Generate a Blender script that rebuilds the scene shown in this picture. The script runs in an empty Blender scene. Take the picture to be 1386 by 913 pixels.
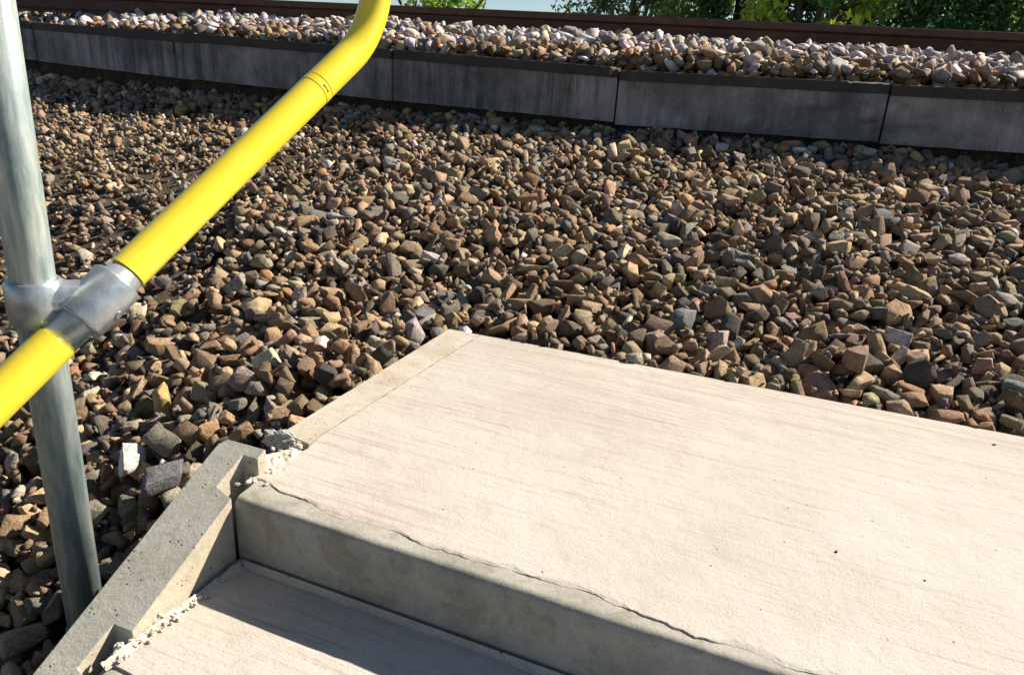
import bpy, bmesh, math, random
import numpy as np
from mathutils import Vector, Matrix, noise
from mathutils.geometry import tessellate_polygon
from math import radians, cos, sin, pi, atan2, sqrt

random.seed(7)
rng = np.random.default_rng(7)
S = bpy.context.scene
C = S.collection

# ---------------------------------------------------------------- camera
PITCH, ROLL, FPX, CX, CY = radians(20.3), radians(3.72), 1000.0, 693.0, 456.5
_fw = np.array([0, cos(PITCH), -sin(PITCH)])
_rt = np.array([1.0, 0, 0])
_dn = np.array([0, -sin(PITCH), -cos(PITCH)])
_r = cos(ROLL) * _rt - sin(ROLL) * _dn
_d = sin(ROLL) * _rt + cos(ROLL) * _dn


def ray(x, y):
    return _fw + (x - CX) / FPX * _r + (y - CY) / FPX * _d


def at(x, y, z):
    v = ray(x, y)
    return v * (z / v[2])


def proj(p):
    p = np.asarray(p, float)
    w = p @ _fw
    return CX + FPX * (p @ _r) / w, CY + FPX * (p @ _d) / w, w


cam = bpy.data.cameras.new('camera')
cam.sensor_width = 36.0
cam.lens = FPX / 1386 * 36.0
cam.clip_start = 0.02
cam.clip_end = 2000
co = bpy.data.objects.new('camera', cam)
C.objects.link(co)
m3 = Matrix((_r, -_d, -_fw)).transposed()
co.matrix_world = m3.to_4x4()
S.camera = co

# ---------------------------------------------------------------- light
SUN_AZ, SUN_EL = radians(26), radians(37)      # azimuth counted from +x
W = bpy.data.worlds.new('World')
S.world = W
W.use_nodes = True
nt = W.node_tree
sky = nt.nodes.new('ShaderNodeTexSky')
sky.sky_type = 'NISHITA'
sky.sun_disc = False
sky.sun_elevation = SUN_EL
sky.sun_rotation = radians(90) - SUN_AZ
sky.air_density = 1.0
sky.dust_density = 0.0
sky.ozone_density = 1.6
sky.altitude = 1200
bg = nt.nodes['Background']
bg.inputs[1].default_value = 0.045
nt.links.new(sky.outputs[0], bg.inputs[0])
sd = Vector((cos(SUN_AZ) * cos(SUN_EL), sin(SUN_AZ) * cos(SUN_EL), sin(SUN_EL)))
sl = bpy.data.lights.new('sun', 'SUN')
sl.energy = 5.0
sl.angle = radians(0.55)
sl.color = (1.0, 0.90, 0.76)
so = bpy.data.objects.new('sun', sl)
so.rotation_euler = sd.to_track_quat('Z', 'Y').to_euler()
C.objects.link(so)
S.view_settings.view_transform = 'Standard'
S.view_settings.look = 'None'
S.view_settings.gamma = 1
S.view_settings.exposure = 1.14
S.cycles.max_bounces = 6


# ---------------------------------------------------------------- materials
class NB:
    def __init__(self, name, rough=0.85, metal=0.0):
        self.m = bpy.data.materials.new(name)
        self.m.use_nodes = True
        self.t = self.m.node_tree
        self.b = self.t.nodes['Principled BSDF']
        self.b.inputs['Roughness'].default_value = rough
        self.b.inputs['Metallic'].default_value = metal
        self.tc = None

    def n(self, typ, **kw):
        o = self.t.nodes.new(typ)
        for k, v in kw.items():
            if k in o.inputs:
                o.inputs[k].default_value = v
            else:
                setattr(o, k, v)
        return o

    def link(self, a, b):
        self.t.links.new(a, b)

    def coords(self, scale=(1, 1, 1), rot=(0, 0, 0), space='Object', loc=(0, 0, 0)):
        tc = self.n('ShaderNodeTexCoord')
        src = tc.outputs[space]
        if any(rot):                      # turn first, then stretch
            m0 = self.n('ShaderNodeMapping')
            m0.inputs['Rotation'].default_value = rot
            self.link(src, m0.inputs['Vector'])
            src = m0.outputs[0]
        mp = self.n('ShaderNodeMapping')
        mp.inputs['Scale'].default_value = scale
        mp.inputs['Location'].default_value = loc
        self.link(src, mp.inputs['Vector'])
        return mp.outputs[0]

    def noise(self, vec, scale, detail=5, rough=0.6, dist=0.0):
        o = self.n('ShaderNodeTexNoise')
        o.inputs['Scale'].default_value = scale
        o.inputs['Detail'].default_value = detail
        o.inputs['Roughness'].default_value = rough
        o.inputs['Distortion'].default_value = dist
        if vec is not None:
            self.link(vec, o.inputs['Vector'])
        return o.outputs['Fac']

    def ramp(self, fac, stops, interp='LINEAR'):
        o = self.n('ShaderNodeValToRGB')
        cr = o.color_ramp
        cr.interpolation = interp
        while len(cr.elements) < len(stops):
            cr.elements.new(0.5)
        for e, (p, c) in zip(cr.elements, stops):
            e.position = p
            e.color = (*c, 1) if len(c) == 3 else c
        self.link(fac, o.inputs[0])
        return o.outputs[0]

    def mix(self, fac, a, b, mode='MIX'):
        o = self.n('ShaderNodeMix')
        o.data_type = 'RGBA'
        o.blend_type = mode
        for sock, v in ((o.inputs[0], fac), (o.inputs[6], a), (o.inputs[7], b)):
            if isinstance(v, (int, float)):
                sock.default_value = v
            elif isinstance(v, tuple):
                sock.default_value = (*v, 1)
            else:
                self.link(v, sock)
        return o.outputs[2]

    def math(self, op, a, b=0.0):
        o = self.n('ShaderNodeMath')
        o.operation = op
        for s_, v in ((o.inputs[0], a), (o.inputs[1], b)):
            if isinstance(v, (int, float)):
                s_.default_value = v
            else:
                self.link(v, s_)
        return o.outputs[0]

    def bump(self, height, strength=0.5, dist=0.002, prev=None):
        o = self.n('ShaderNodeBump')
        o.inputs['Strength'].default_value = strength
        o.inputs['Distance'].default_value = dist
        self.link(height, o.inputs['Height'])
        if prev is not None:
            self.link(prev, o.inputs['Normal'])
        self.link(o.outputs[0], self.b.inputs['Normal'])
        return o.outputs[0]

    def color(self, c):
        if isinstance(c, tuple):
            self.b.inputs['Base Color'].default_value = (*c, 1)
        else:
            self.link(c, self.b.inputs['Base Color'])


AZ1 = radians(-20.2)      # direction of the step edges
AZW = radians(-17.6)      # direction of the track


B0x, B0y = at(608, 445, -0.70)[:2]


def mat_trowelled():
    """cream mortar topping, brushed parallel to the nose"""
    k = NB('brushed_cream_mortar', 0.9)
    v = k.coords(rot=(0, 0, -AZ1))
    vs = k.coords(scale=(1.6, 60, 1), rot=(0, 0, -AZ1 + 0.02))
    vt = k.coords(scale=(3, 170, 1), rot=(0, 0, -AZ1 + 0.02))
    big = k.noise(v, 3.2, 5, 0.55)
    mid = k.noise(v, 14, 6, 0.65)
    fine = k.noise(v, 260, 4, 0.7)
    lines = k.noise(vs, 1.6, 6, 0.7, 0.15)
    lines2 = k.noise(vt, 1.2, 4, 0.6)
    c = k.ramp(big, [(0.3, (0.42, 0.385, 0.342)), (0.5, (0.46, 0.428, 0.384)), (0.72, (0.49, 0.460, 0.418))])
    c2 = k.ramp(mid, [(0.3, (0.80, 0.76, 0.69)), (0.5, (1, 1, 1)), (0.75, (1.0, 0.985, 0.97))])
    c = k.mix(0.35, c, c2, 'MULTIPLY')
    gr = k.ramp(fine, [(0.32, (0.62, 0.60, 0.57)), (0.5, (1, 1, 1))])
    c = k.mix(0.6, c, gr, 'MULTIPLY')
    # faint tan stains
    st = k.ramp(k.noise(v, 6.0, 7, 0.75, 0.4), [(0.54, (0, 0, 0)), (0.72, (1, 1, 1))])
    c = k.mix(k.math('MULTIPLY', st, 0.13), c, (0.34, 0.29, 0.22))
    vl = k.coords(scale=(1.5, 42, 1), rot=(0, 0, -AZ1 + 0.02), loc=(1, 4, 0))
    pm0 = k.ramp(k.noise(v, 1.9, 4, 0.6), [(0.38, (0.1, 0.1, 0.1)), (0.62, (1, 1, 1))])
    sm_ = k.ramp(k.noise(vl, 2.4, 8, 0.72, 0.1), [(0.52, (0, 0, 0)), (0.62, (1, 1, 1))])
    c = k.mix(k.math('MULTIPLY', k.math('MULTIPLY', sm_, pm0), 0.48), c, (0.27, 0.21, 0.16))
    tcb = k.n('ShaderNodeSeparateXYZ')
    k.link(k.coords(rot=(0, 0, -AZ1)), tcb.inputs[0])
    bk = k.n('ShaderNodeMapRange')
    k.link(tcb.outputs[1], bk.inputs[0])
    yb = float(-sin(AZ1) * B0x + cos(AZ1) * B0y)
    bk.inputs[1].default_value = yb - 0.55
    bk.inputs[2].default_value = yb - 0.12
    wr = k.math('MULTIPLY', bk.outputs[0], k.ramp(k.noise(vl, 1.3, 8, 0.75, 0.3), [(0.44, (0, 0, 0)), (0.66, (1, 1, 1))]))
    c = k.mix(k.math('MULTIPLY', wr, 0.5), c, (0.24, 0.18, 0.13))
    pk = k.ramp(k.noise(v, 2.0, 3, 0.5), [(0.4, (1, 1, 1)), (0.65, (1.0, 0.975, 0.965))])
    c = k.mix(1.0, c, pk, 'MULTIPLY')
    # brush lines: dirt in the grooves where the patch noise is high
    pm = k.ramp(k.noise(v, 2.6, 4, 0.6), [(0.36, (0, 0, 0)), (0.62, (1, 1, 1))])
    ln = k.ramp(lines, [(0.30, (1, 1, 1)), (0.42, (0, 0, 0))])
    c = k.mix(k.math('MULTIPLY', k.math('MULTIPLY', ln, pm), 0.8), c, (0.22, 0.17, 0.13))
    ln2 = k.ramp(lines2, [(0.30, (1, 1, 1)), (0.45, (0, 0, 0))])
    c = k.mix(k.math('MULTIPLY', k.math('MULTIPLY', ln2, pm), 0.34), c, (0.30, 0.25, 0.20))
    # specks and pinholes
    vo = k.n('ShaderNodeTexVoronoi')
    vo.inputs['Scale'].default_value = 34
    k.link(v, vo.inputs['Vector'])
    sp = k.ramp(vo.outputs['Distance'], [(0.045, (1, 1, 1)), (0.075, (0, 0, 0))])
    gate = k.ramp(k.noise(v, 9.0, 2, 0.5), [(0.56, (0, 0, 0)), (0.6, (1, 1, 1))])
    sp = k.math('MULTIPLY', sp, gate)
    c = k.mix(k.math('MULTIPLY', sp, 0.75), c, (0.10, 0.07, 0.05))
    k.color(c)
    h = k.math('ADD', k.math('MULTIPLY', lines, 0.32), k.math('MULTIPLY', k.math('MULTIPLY', lines2, pm), 0.3))
    h = k.math('ADD', h, k.math('MULTIPLY', fine, 0.45))
    h = k.math('ADD', h, k.math('MULTIPLY', mid, 2.2))
    h = k.math('SUBTRACT', h, k.math('MULTIPLY', sp, 1.0))
    k.bump(h, 0.9, 0.002)
    return k.m


def mat_concrete(name, lo, mid_, hi, stain=None, pits=True, streak=False, bumpd=0.0015, rough=0.88, stain_amt=0.6):
    k = NB(name, rough)
    v = k.coords()
    big = k.noise(v, 6, 6, 0.62, 0.3)
    fine = k.noise(v, 230, 4, 0.7)
    sm = k.noise(v, 55, 5, 0.7)
    c = k.ramp(big, [(0.28, lo), (0.5, mid_), (0.74, hi)])
    c = k.mix(0.55, c, k.ramp(sm, [(0.25, (0.62, 0.62, 0.62)), (0.5, (1, 1, 1)), (0.8, (1.12, 1.1, 1.06))]), 'MULTIPLY')
    c = k.mix(0.5, c, k.ramp(fine, [(0.3, (0.65, 0.65, 0.65)), (0.6, (1.1, 1.1, 1.1))]), 'MULTIPLY')
    if stain:
        sv = k.coords(loc=(3.1, 1.7, 0.4), scale=(1, 1, 1.0))
        s_ = k.ramp(k.noise(sv, 11, 5, 0.6, 0.8), [(0.53, (0, 0, 0)), (0.63, (1, 1, 1))])
        c = k.mix(k.math('MULTIPLY', s_, stain_amt), c, stain)
    if streak:
        sv = k.coords(loc=(9, 2, 3))
        pt = k.ramp(k.noise(sv, 2.6, 6, 0.65, 0.5), [(0.44, (0, 0, 0)), (0.60, (1, 1, 1))])
        c = k.mix(k.math('MULTIPLY', pt, 0.7), c, (0.36, 0.33, 0.33))
        sp_ = k.ramp(k.noise(sv, 75, 3, 0.7), [(0.60, (0, 0, 0)), (0.68, (1, 1, 1))])
        c = k.mix(k.math('MULTIPLY', sp_, 0.5), c, (0.4, 0.38, 0.37))
        sv = k.coords(scale=(14, 14, 1.1))
        s_ = k.ramp(k.noise(sv, 1.5, 6, 0.7), [(0.4, (0, 0, 0)), (0.66, (1, 1, 1))])
        c = k.mix(k.math('MULTIPLY', k.math('MULTIPLY', s_, k.ramp(k.noise(k.coords(loc=(2, 7, 1)), 1.7, 4, 0.6), [(0.4, (0.15, 0.15, 0.15)), (0.6, (1, 1, 1))])), 0.9), c, (0.03, 0.03, 0.03))
        sv = k.coords(scale=(9, 9, 2.0), loc=(5, 2, 1))
        s_ = k.ramp(k.noise(sv, 1.0, 5, 0.6), [(0.5, (0, 0, 0)), (0.75, (1, 1, 1))])
        c = k.mix(k.math('MULTIPLY', s_, 0.5), c, (0.10, 0.12, 0.07))
    h = k.math('ADD', k.math('MULTIPLY', fine, 0.4), k.math('MULTIPLY', sm, 0.9))
    if pits:
        vo = k.n('ShaderNodeTexVoronoi')
        vo.inputs['Scale'].default_value = 85
        k.link(v, vo.inputs['Vector'])
        sp = k.ramp(vo.outputs['Distance'], [(0.10, (1, 1, 1)), (0.2, (0, 0, 0))])
        gate = k.ramp(k.noise(v, 23, 2, 0.5), [(0.53, (0, 0, 0)), (0.58, (1, 1, 1))])
        sp = k.math('MULTIPLY', sp, gate)
        c = k.mix(k.math('MULTIPLY', sp, 0.8), c, (0.05, 0.045, 0.035))
        h = k.math('SUBTRACT', h, k.math('MULTIPLY', sp, 1.6))
    k.color(c)
    k.bump(h, 0.8, bumpd)
    return k.m


def mat_stone(name, from_object):
    k = NB(name, 0.9)
    if from_object:
        oi = k.n('ShaderNodeObjectInfo')
        col = oi.outputs['Color']
    else:
        an = k.n('ShaderNodeAttribute')
        an.attribute_name = 'tone'
        col = an.outputs['Color']
    geo = k.n('ShaderNodeNewGeometry')
    v = geo.outputs['Position']
    n1 = k.noise(v, 55, 5, 0.7, 0.5)
    n2 = k.noise(v, 260, 5, 0.75)
    n3 = k.noise(v, 22, 3, 0.6)
    c = k.mix(0.9, col, k.ramp(n1, [(0.25, (0.55, 0.5, 0.45)), (0.5, (1, 1, 1)), (0.78, (1.35, 1.32, 1.28))]), 'MULTIPLY')
    c = k.mix(0.8, c, k.ramp(n2, [(0.3, (0.55, 0.53, 0.5)), (0.55, (1.05, 1.05, 1.05)), (0.8, (1.4, 1.4, 1.4))]), 'MULTIPLY')
    vg_ = k.n('ShaderNodeTexVoronoi')
    vg_.inputs['Scale'].default_value = 420
    k.link(v, vg_.inputs['Vector'])
    c = k.mix(0.55, c, k.ramp(vg_.outputs['Color'], [(0.2, (0.5, 0.5, 0.5)), (0.5, (1, 1, 1)), (0.8, (1.6, 1.55, 1.5))]), 'MULTIPLY')
    dust = k.ramp(n3, [(0.5, (0, 0, 0)), (0.75, (1, 1, 1))])
    c = k.mix(k.math('MULTIPLY', dust, 0.4), c, (0.20, 0.145, 0.10))
    k.color(c)
    h = k.math('ADD', k.math('MULTIPLY', n1, 1.0), k.math('MULTIPLY', n2, 0.55))
    k.bump(h, 1.0, 0.0065)
    return k.m


def mat_soil():
    k = NB('ballast_soil', 0.95)
    geo = k.n('ShaderNodeNewGeometry')
    v = geo.outputs['Position']
    a = k.noise(v, 9, 6, 0.7)
    b = k.noise(v, 160, 5, 0.75)
    c = k.ramp(a, [(0.3, (0.055, 0.04, 0.028)), (0.55, (0.12, 0.09, 0.062)), (0.75, (0.20, 0.155, 0.11))])
    ch = k.n('ShaderNodeTexVoronoi')
    ch.inputs['Scale'].default_value = 130
    k.link(v, ch.inputs['Vector'])
    c = k.mix(0.7, c, k.ramp(ch.outputs['Color'], [(0.2, (0.45, 0.45, 0.45)), (0.5, (1, 1, 1)), (0.85, (2.0, 1.85, 1.7))]), 'MULTIPLY')
    c = k.mix(0.9, c, k.ramp(b, [(0.3, (0.4, 0.38, 0.35)), (0.55, (1, 1, 1)), (0.8, (1.9, 1.8, 1.7))]), 'MULTIPLY')
    k.color(c)
    k.bump(k.math('ADD', b, k.math('MULTIPLY', k.noise(v, 60, 5, 0.7), 1.8)), 1.0, 0.02)
    return k.m


def mat_galv():
    k = NB('galvanised_steel', 0.42, 0.3)
    v = k.coords(scale=(1, 1, 0.22))
    v2 = k.coords()
    a = k.noise(v, 38, 5, 0.65, 0.3)
    b = k.noise(v2, 9, 4, 0.6)
    vg = k.coords(scale=(1, 1, 0.035))
    g = k.noise(vg, 120, 4, 0.7)
    c = k.ramp(a, [(0.3, (0.17, 0.24, 0.255)), (0.5, (0.36, 0.43, 0.43)), (0.68, (0.58, 0.61, 0.57))])
    c = k.mix(0.65, c, k.ramp(g, [(0.3, (0.6, 0.66, 0.68)), (0.6, (1.1, 1.08, 1.02))]), 'MULTIPLY')
    tan_ = k.ramp(b, [(0.55, (0, 0, 0)), (0.7, (1, 1, 1))])
    c = k.mix(k.math('MULTIPLY', tan_, 0.45), c, (0.40, 0.35, 0.26))
    k.color(c)
    k.link(k.ramp(a, [(0.3, (0.5, 0.5, 0.5)), (0.7, (0.36, 0.36, 0.36))]), k.b.inputs['Roughness'])
    k.bump(k.math('ADD', g, k.noise(v2, 150, 3, 0.6)), 0.35, 0.0008)
    return k.m


def mat_cast():
    k = NB('galvanised_casting', 0.3, 0.65)
    v = k.coords()
    a = k.noise(v, 45, 5, 0.6)
    k.color(k.ramp(a, [(0.3, (0.30, 0.345, 0.37)), (0.7, (0.50, 0.54, 0.56))]))
    k.bump(k.noise(v, 170, 4, 0.7), 0.4, 0.0012)
    return k.m


def mat_yellow():
    k = NB('yellow_coating', 0.3)
    v = k.coords()
    a = k.noise(v, 18, 5, 0.6)
    k.color(k.ramp(a, [(0.3, (0.84, 0.66, 0.03)), (0.7, (0.88, 0.71, 0.05))]))
    k.b.inputs['Coat Weight'].default_value = 0.5
    k.b.inputs['Coat Roughness'].default_value = 0.15
    k.bump(k.noise(v, 90, 3, 0.6), 0.12, 0.0008)
    return k.m


def mat_rail():
    k = NB('rusty_rail_steel', 0.7, 0.2)
    v = k.coords(scale=(0.4, 1, 1))
    a = k.noise(v, 30, 6, 0.7)
    k.color(k.ramp(a, [(0.3, (0.045, 0.022, 0.016)), (0.55, (0.085, 0.042, 0.028)), (0.8, (0.15, 0.075, 0.045))]))
    k.bump(k.noise(v, 120, 4, 0.7), 0.5, 0.001)
    return k.m


def mat_leaf():
    k = NB('leaf_green', 0.5)
    an = k.n('ShaderNodeAttribute')
    an.attribute_name = 'tone'
    k.color(an.outputs['Color'])
    tr = k.n('ShaderNodeBsdfTranslucent')
    k.link(an.outputs['Color'], tr.inputs['Color'])
    mx = k.n('ShaderNodeMixShader')
    mx.inputs[0].default_value = 0.5
    out = k.t.nodes['Material Output']
    k.link(k.b.outputs[0], mx.inputs[1])
    k.link(tr.outputs[0], mx.inputs[2])
    k.link(mx.outputs[0], out.inputs['Surface'])
    return k.m


def mat_plain(name, c, rough=0.8, metal=0.0, amp=0.3, sc=40):
    k = NB(name, rough, metal)
    v = k.coords()
    a = k.noise(v, sc, 5, 0.65)
    k.color(k.ramp(a, [(0.3, tuple(x * (1 - amp) for x in c)), (0.7, tuple(x * (1 + amp) for x in c))]))
    k.bump(k.noise(v, sc * 3, 4, 0.7), 0.5, 0.0015)
    return k.m


M = dict(
    top=mat_trowelled(),
    border=mat_concrete('smooth_tan_concrete', (0.36, 0.315, 0.255), (0.43, 0.385, 0.32), (0.48, 0.435, 0.37), (0.33, 0.25, 0.17), bumpd=0.0012, stain_amt=0.45),
    grey=mat_concrete('weathered_grey_concrete', (0.33, 0.325, 0.285), (0.42, 0.415, 0.37), (0.49, 0.485, 0.44), (0.26, 0.22, 0.17), bumpd=0.002, stain_amt=0.35),
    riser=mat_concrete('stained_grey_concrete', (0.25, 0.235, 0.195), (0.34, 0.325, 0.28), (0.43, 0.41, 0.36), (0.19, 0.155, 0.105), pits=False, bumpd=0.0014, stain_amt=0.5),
    formed=mat_concrete('tan_formed_concrete', (0.38, 0.33, 0.24), (0.47, 0.42, 0.32), (0.54, 0.49, 0.39), (0.33, 0.24, 0.14), bumpd=0.0012, stain_amt=0.3),
    mortar=mat_concrete('rough_cream_mortar', (0.40, 0.35, 0.29), (0.50, 0.45, 0.385), (0.56, 0.505, 0.44), (0.40, 0.30, 0.20), bumpd=0.004, stain_amt=0.4),
    wall=mat_concrete('streaked_wall_concrete', (0.075, 0.075, 0.078), (0.15, 0.148, 0.152), (0.25, 0.24, 0.24), None, streak=True, bumpd=0.002),
    coping=mat_concrete('dirty_coping_concrete', (0.03, 0.027, 0.023), (0.042, 0.037, 0.032), (0.065, 0.056, 0.045), None, bumpd=0.002),
    stone=mat_stone('crushed_stone', False),
    stone_o=mat_stone('crushed_stone_single', True),
    soil=mat_soil(),
    galv=mat_galv(), cast=mat_cast(), yellow=mat_yellow(), rail=mat_rail(), leaf=mat_leaf(),
    bark=mat_plain('tree_bark', (0.07, 0.05, 0.035), sc=25),
    dark=mat_plain('dark_screw_steel', (0.03, 0.028, 0.02), 0.5, 0.5),
)


# ---------------------------------------------------------------- helpers
def obj(name, bm_or_me, mat, parent=None, smooth=False):
    if isinstance(bm_or_me, bmesh.types.BMesh):
        me = bpy.data.meshes.new(name)
        bm_or_me.to_mesh(me)
        bm_or_me.free()
    else:
        me = bm_or_me
    if mat is not None:
        me.materials.append(mat)
    if smooth:
        me.polygons.foreach_set('use_smooth', [True] * len(me.polygons))
    o = bpy.data.objects.new(name, me)
    C.objects.link(o)
    if parent is not None:
        o.parent = parent
    return o


def empty(name, label, cat, group=None):
    o = bpy.data.objects.new(name, None)
    o.empty_display_size = 0.1
    C.objects.link(o)
    o['label'] = label
    o['category'] = cat
    if group:
        o['group'] = group
    return o


def prism(pts_top, z_bot, bm=None, bevel=0.0):
    """vertical prism: pts_top list of 3D points (counter-clockwise seen from above), z_bot number or list"""
    bm = bm or bmesh.new()
    n = len(pts_top)
    zb = z_bot if isinstance(z_bot, (list, tuple)) else [z_bot] * n
    t = [bm.verts.new(tuple(p)) for p in pts_top]
    b = [bm.verts.new((p[0], p[1], z)) for p, z in zip(pts_top, zb)]
    bm.faces.new(t)
    bm.faces.new(b[::-1])
    for i in range(n):
        j = (i + 1) % n
        bm.faces.new((t[j], t[i], b[i], b[j]))
    bmesh.ops.recalc_face_normals(bm, faces=bm.faces)
    if bevel:
        bmesh.ops.bevel(bm, geom=list(bm.edges), offset=bevel, segments=2, affect='EDGES', profile=0.5)
    return bm


def tube(path, radius, seg=40, bm=None, caps=True):
    bm = bm or bmesh.new()
    path = [Vector(p) for p in path]
    rings = []
    t0 = (path[1] - path[0]).normalized()
    ref = Vector((0, 0, 1)) if abs(t0.z) < 0.9 else Vector((1, 0, 0))
    nrm = (ref - t0 * ref.dot(t0)).normalized()
    for i, p in enumerate(path):
        if i == 0:
            t = path[1] - path[0]
        elif i == len(path) - 1:
            t = path[-1] - path[-2]
        else:
            t = path[i + 1] - path[i - 1]
        t.normalize()
        nrm = (nrm - t * nrm.dot(t)).normalized()
        bn = t.cross(nrm)
        rr = radius[i] if isinstance(radius, (list, tuple)) else radius
        rings.append([bm.verts.new(p + (nrm * cos(a) + bn * sin(a)) * rr) for a in [2 * pi * k / seg for k in range(seg)]])
    for a, b in zip(rings, rings[1:]):
        for k in range(seg):
            bm.faces.new((a[k], a[(k + 1) % seg], b[(k + 1) % seg], b[k]))
    if caps:
        bm.faces.new(rings[0][::-1])
        bm.faces.new(rings[-1])
    bmesh.ops.recalc_face_normals(bm, faces=bm.faces)
    return bm


def smooth_by_angle(o, ang=35):
    me = o.data
    me.polygons.foreach_set('use_smooth', [True] * len(me.polygons))
    bm = bmesh.new()
    bm.from_mesh(me)
    for e in bm.edges:
        if len(e.link_faces) == 2:
            e.smooth = e.calc_face_angle(0) < radians(ang)
    bm.to_mesh(me)
    bm.free()


# ---------------------------------------------------------------- frames of reference
ZL = -0.70                     # landing top
RZ = 0.126                     # riser
GO = 0.285                     # going
NC = at(315, 672, ZL)          # left end of the landing's nose
E1 = np.array([cos(AZ1), sin(AZ1), 0])
AZ2 = radians(68.3)
E2 = np.array([cos(AZ2), sin(AZ2), 0])
UP = np.array([0, 0, 1.0])
# wall line reference
WP = np.array([0.42, 3.70])
WN = np.array([sin(AZW), -cos(AZW)])    # toward the camera
WT = np.array([cos(AZW), sin(AZW)])


def SL(a, b, z=0.0):
    return NC + a * E1 + b * E2 + z * UP


# wall joints (top front edge) found from the photograph
WJ = [(-5.44, 6.52, 0.09), (-3.37, 5.33, 0.066), (-1.94, 4.50, 0.046), (-0.69, 3.96, 0.028), (0.42, 3.69, 0.010), (1.557, 3.385, 0.022), (2.75, 3.03, 0.045), (3.95, 2.68, 0.05)]
WH = 0.247
_wx = np.array([p[0] for p in WJ])
_wy = np.array([p[1] for p in WJ])


def wall_y(x):
    """front line of the wall, extended"""
    x = np.asarray(x, float)
    y = np.interp(x, _wx, _wy)
    y = np.where(x < _wx[0], _wy[0] - (x - _wx[0]) * 0.575, y)
    y = np.where(x > _wx[-1], _wy[-1] - (x - _wx[-1]) * 0.3, y)
    return y


def tdist(x, y):
    """distance in front (+) or behind (-) of the wall's front face"""
    return (wall_y(x) - y) * 0.945


CTRL = [(608, 440, -.715), (800, 475, -.715), (1000, 508, -.715), (1200, 545, -.715), (1380, 583, -.715), (480, 520, -.715), (385, 572, -.735),
        (290, 595, -.79), (200, 690, -.88), (106, 860, -1.0), (20, 850, -1.02), (0, 600, -.94), (0, 420, -.86), (200, 450, -.80), (330, 520, -.765)]


def zprofile(t):
    xs = [-400, -6, -4, -2.6, -0.75, -0.55, -0.10, -0.066, -0.06, 0.06, 0.28, 1.7, 1.95, 3.2, 6, 12, 400]
    ys = [-1.2, -1.0, -.25, .14, .150, .140, .03, .02, -.26, -.295, -.345, -.665, -.715, -1.15, -2.4, -4.0, -4.5]
    return np.interp(t, xs, ys)


_cp = np.array([at(x, y, z) for x, y, z in CTRL])
_res = _cp[:, 2] - zprofile(tdist(_cp[:, 0], _cp[:, 1]))
_sg = 0.38
_K = np.exp(-((_cp[:, None, :2] - _cp[None, :, :2]) ** 2).sum(-1) / (2 * _sg ** 2)) + np.eye(len(_cp)) * 0.08
_w = np.linalg.solve(_K, _res)


def ground_z(x, y):
    x = np.asarray(x, float)
    y = np.asarray(y, float)
    z = zprofile(tdist(x, y))
    for (px, py, _), w_ in zip(_cp, _w):
        z = z + w_ * np.exp(-((x - px) ** 2 + (y - py) ** 2) / (2 * _sg ** 2))
    return z


# ---------------------------------------------------------------- staircase
stairs = empty('concrete_staircase', 'pale concrete landing and steps with a grey sloping side kerb, foreground', 'staircase')

# landing corners on the plane of the landing
nose_dir = at(1037, 906, ZL) - NC
nose_dir /= np.linalg.norm(nose_dir)
B0 = at(608, 445, ZL)
back_dir = at(1380, 590, ZL) - B0
back_dir /= np.linalg.norm(back_dir)
L1 = at(390, 580, ZL)
left_dir = (L1 - B0) / np.linalg.norm(L1 - B0)
J0 = at(637, 461, ZL)
J1 = at(432, 590, ZL)
jdir = (J1 - J0) / np.linalg.norm(J1 - J0)
RL = 2.7                                      # length of the landing to the right
NR = NC + nose_dir * RL
BR = B0 + back_dir * RL


def ragged(a, b, n, amp, inward, seed):
    """points from a to b with a broken edge"""
    out = []
    for i in range(n + 1):
        f = i / n
        p = a + (b - a) * f
        d = noise.noise(Vector((f * n * 0.35, seed, 0))) * amp + noise.noise(Vector((f * n * 0.9, seed, 4))) * amp * 0.5
        if i in (0, n):
            d = 0
        out.append(p + inward * d)
    return out


# base of the landing (grey precast unit): rounded nose, riser
TOP0 = ZL - 0.0022


def nosed_unit(name, nl, nd, length, ztop, height, depth_back, mat, parent):
    """precast unit: profile extruded along the nose with a rounded lip"""
    back = np.array([-nd[1], nd[0], 0])
    r = 0.014
    prof = []                                 # (back offset, z)
    prof.append((depth_back, ztop))
    prof.append((0.06, ztop))
    for k in range(7):
        a = pi / 2 * k / 6
        prof.append((r - r * sin(a), ztop - r + r * cos(a)))
    prof.append((0.004, ztop - height * 0.55))
    prof.append((0.006, ztop - height + 0.002))
    prof.append((depth_back, ztop - height + 0.002))
    bm = bmesh.new()
    nseg = 120
    rings = []
    for i in range(nseg + 1):
        s = length * i / nseg
        p = nl + nd * s
        ring = []
        for j, (bo, z) in enumerate(prof):
            w = 0.0
            if 2 <= j <= 8:
                w = 0.0016 * noise.noise(Vector((s * 9, j * 0.2, 1))) + 0.0012 * noise.noise(Vector((s * 31, j * 0.5, 2)))
                if s < 0.02:
                    w += 0.004
            elif j >= 9 and j < 11:
                w = 0.0012 * noise.noise(Vector((s * 6, j, 3)))
            q = p + back * (bo + w)
            ring.append(bm.verts.new((q[0], q[1], z - abs(w) * 0.6)))
        rings.append(ring)
    n = len(prof)
    for a, b in zip(rings, rings[1:]):
        for k in range(n):
            bm.faces.new((a[k], a[(k + 1) % n], b[(k + 1) % n], b[k]))
    bm.faces.new(rings[0])
    bm.faces.new(rings[-1][::-1])
    bmesh.ops.recalc_face_normals(bm, faces=bm.faces)
    o = obj(name, bm, mat, parent)
    smooth_by_angle(o, 30)
    return o


nosed_unit('riser', NC, nose_dir, RL, TOP0, RZ + 0.04, 0.12, M['riser'], stairs)

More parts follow.
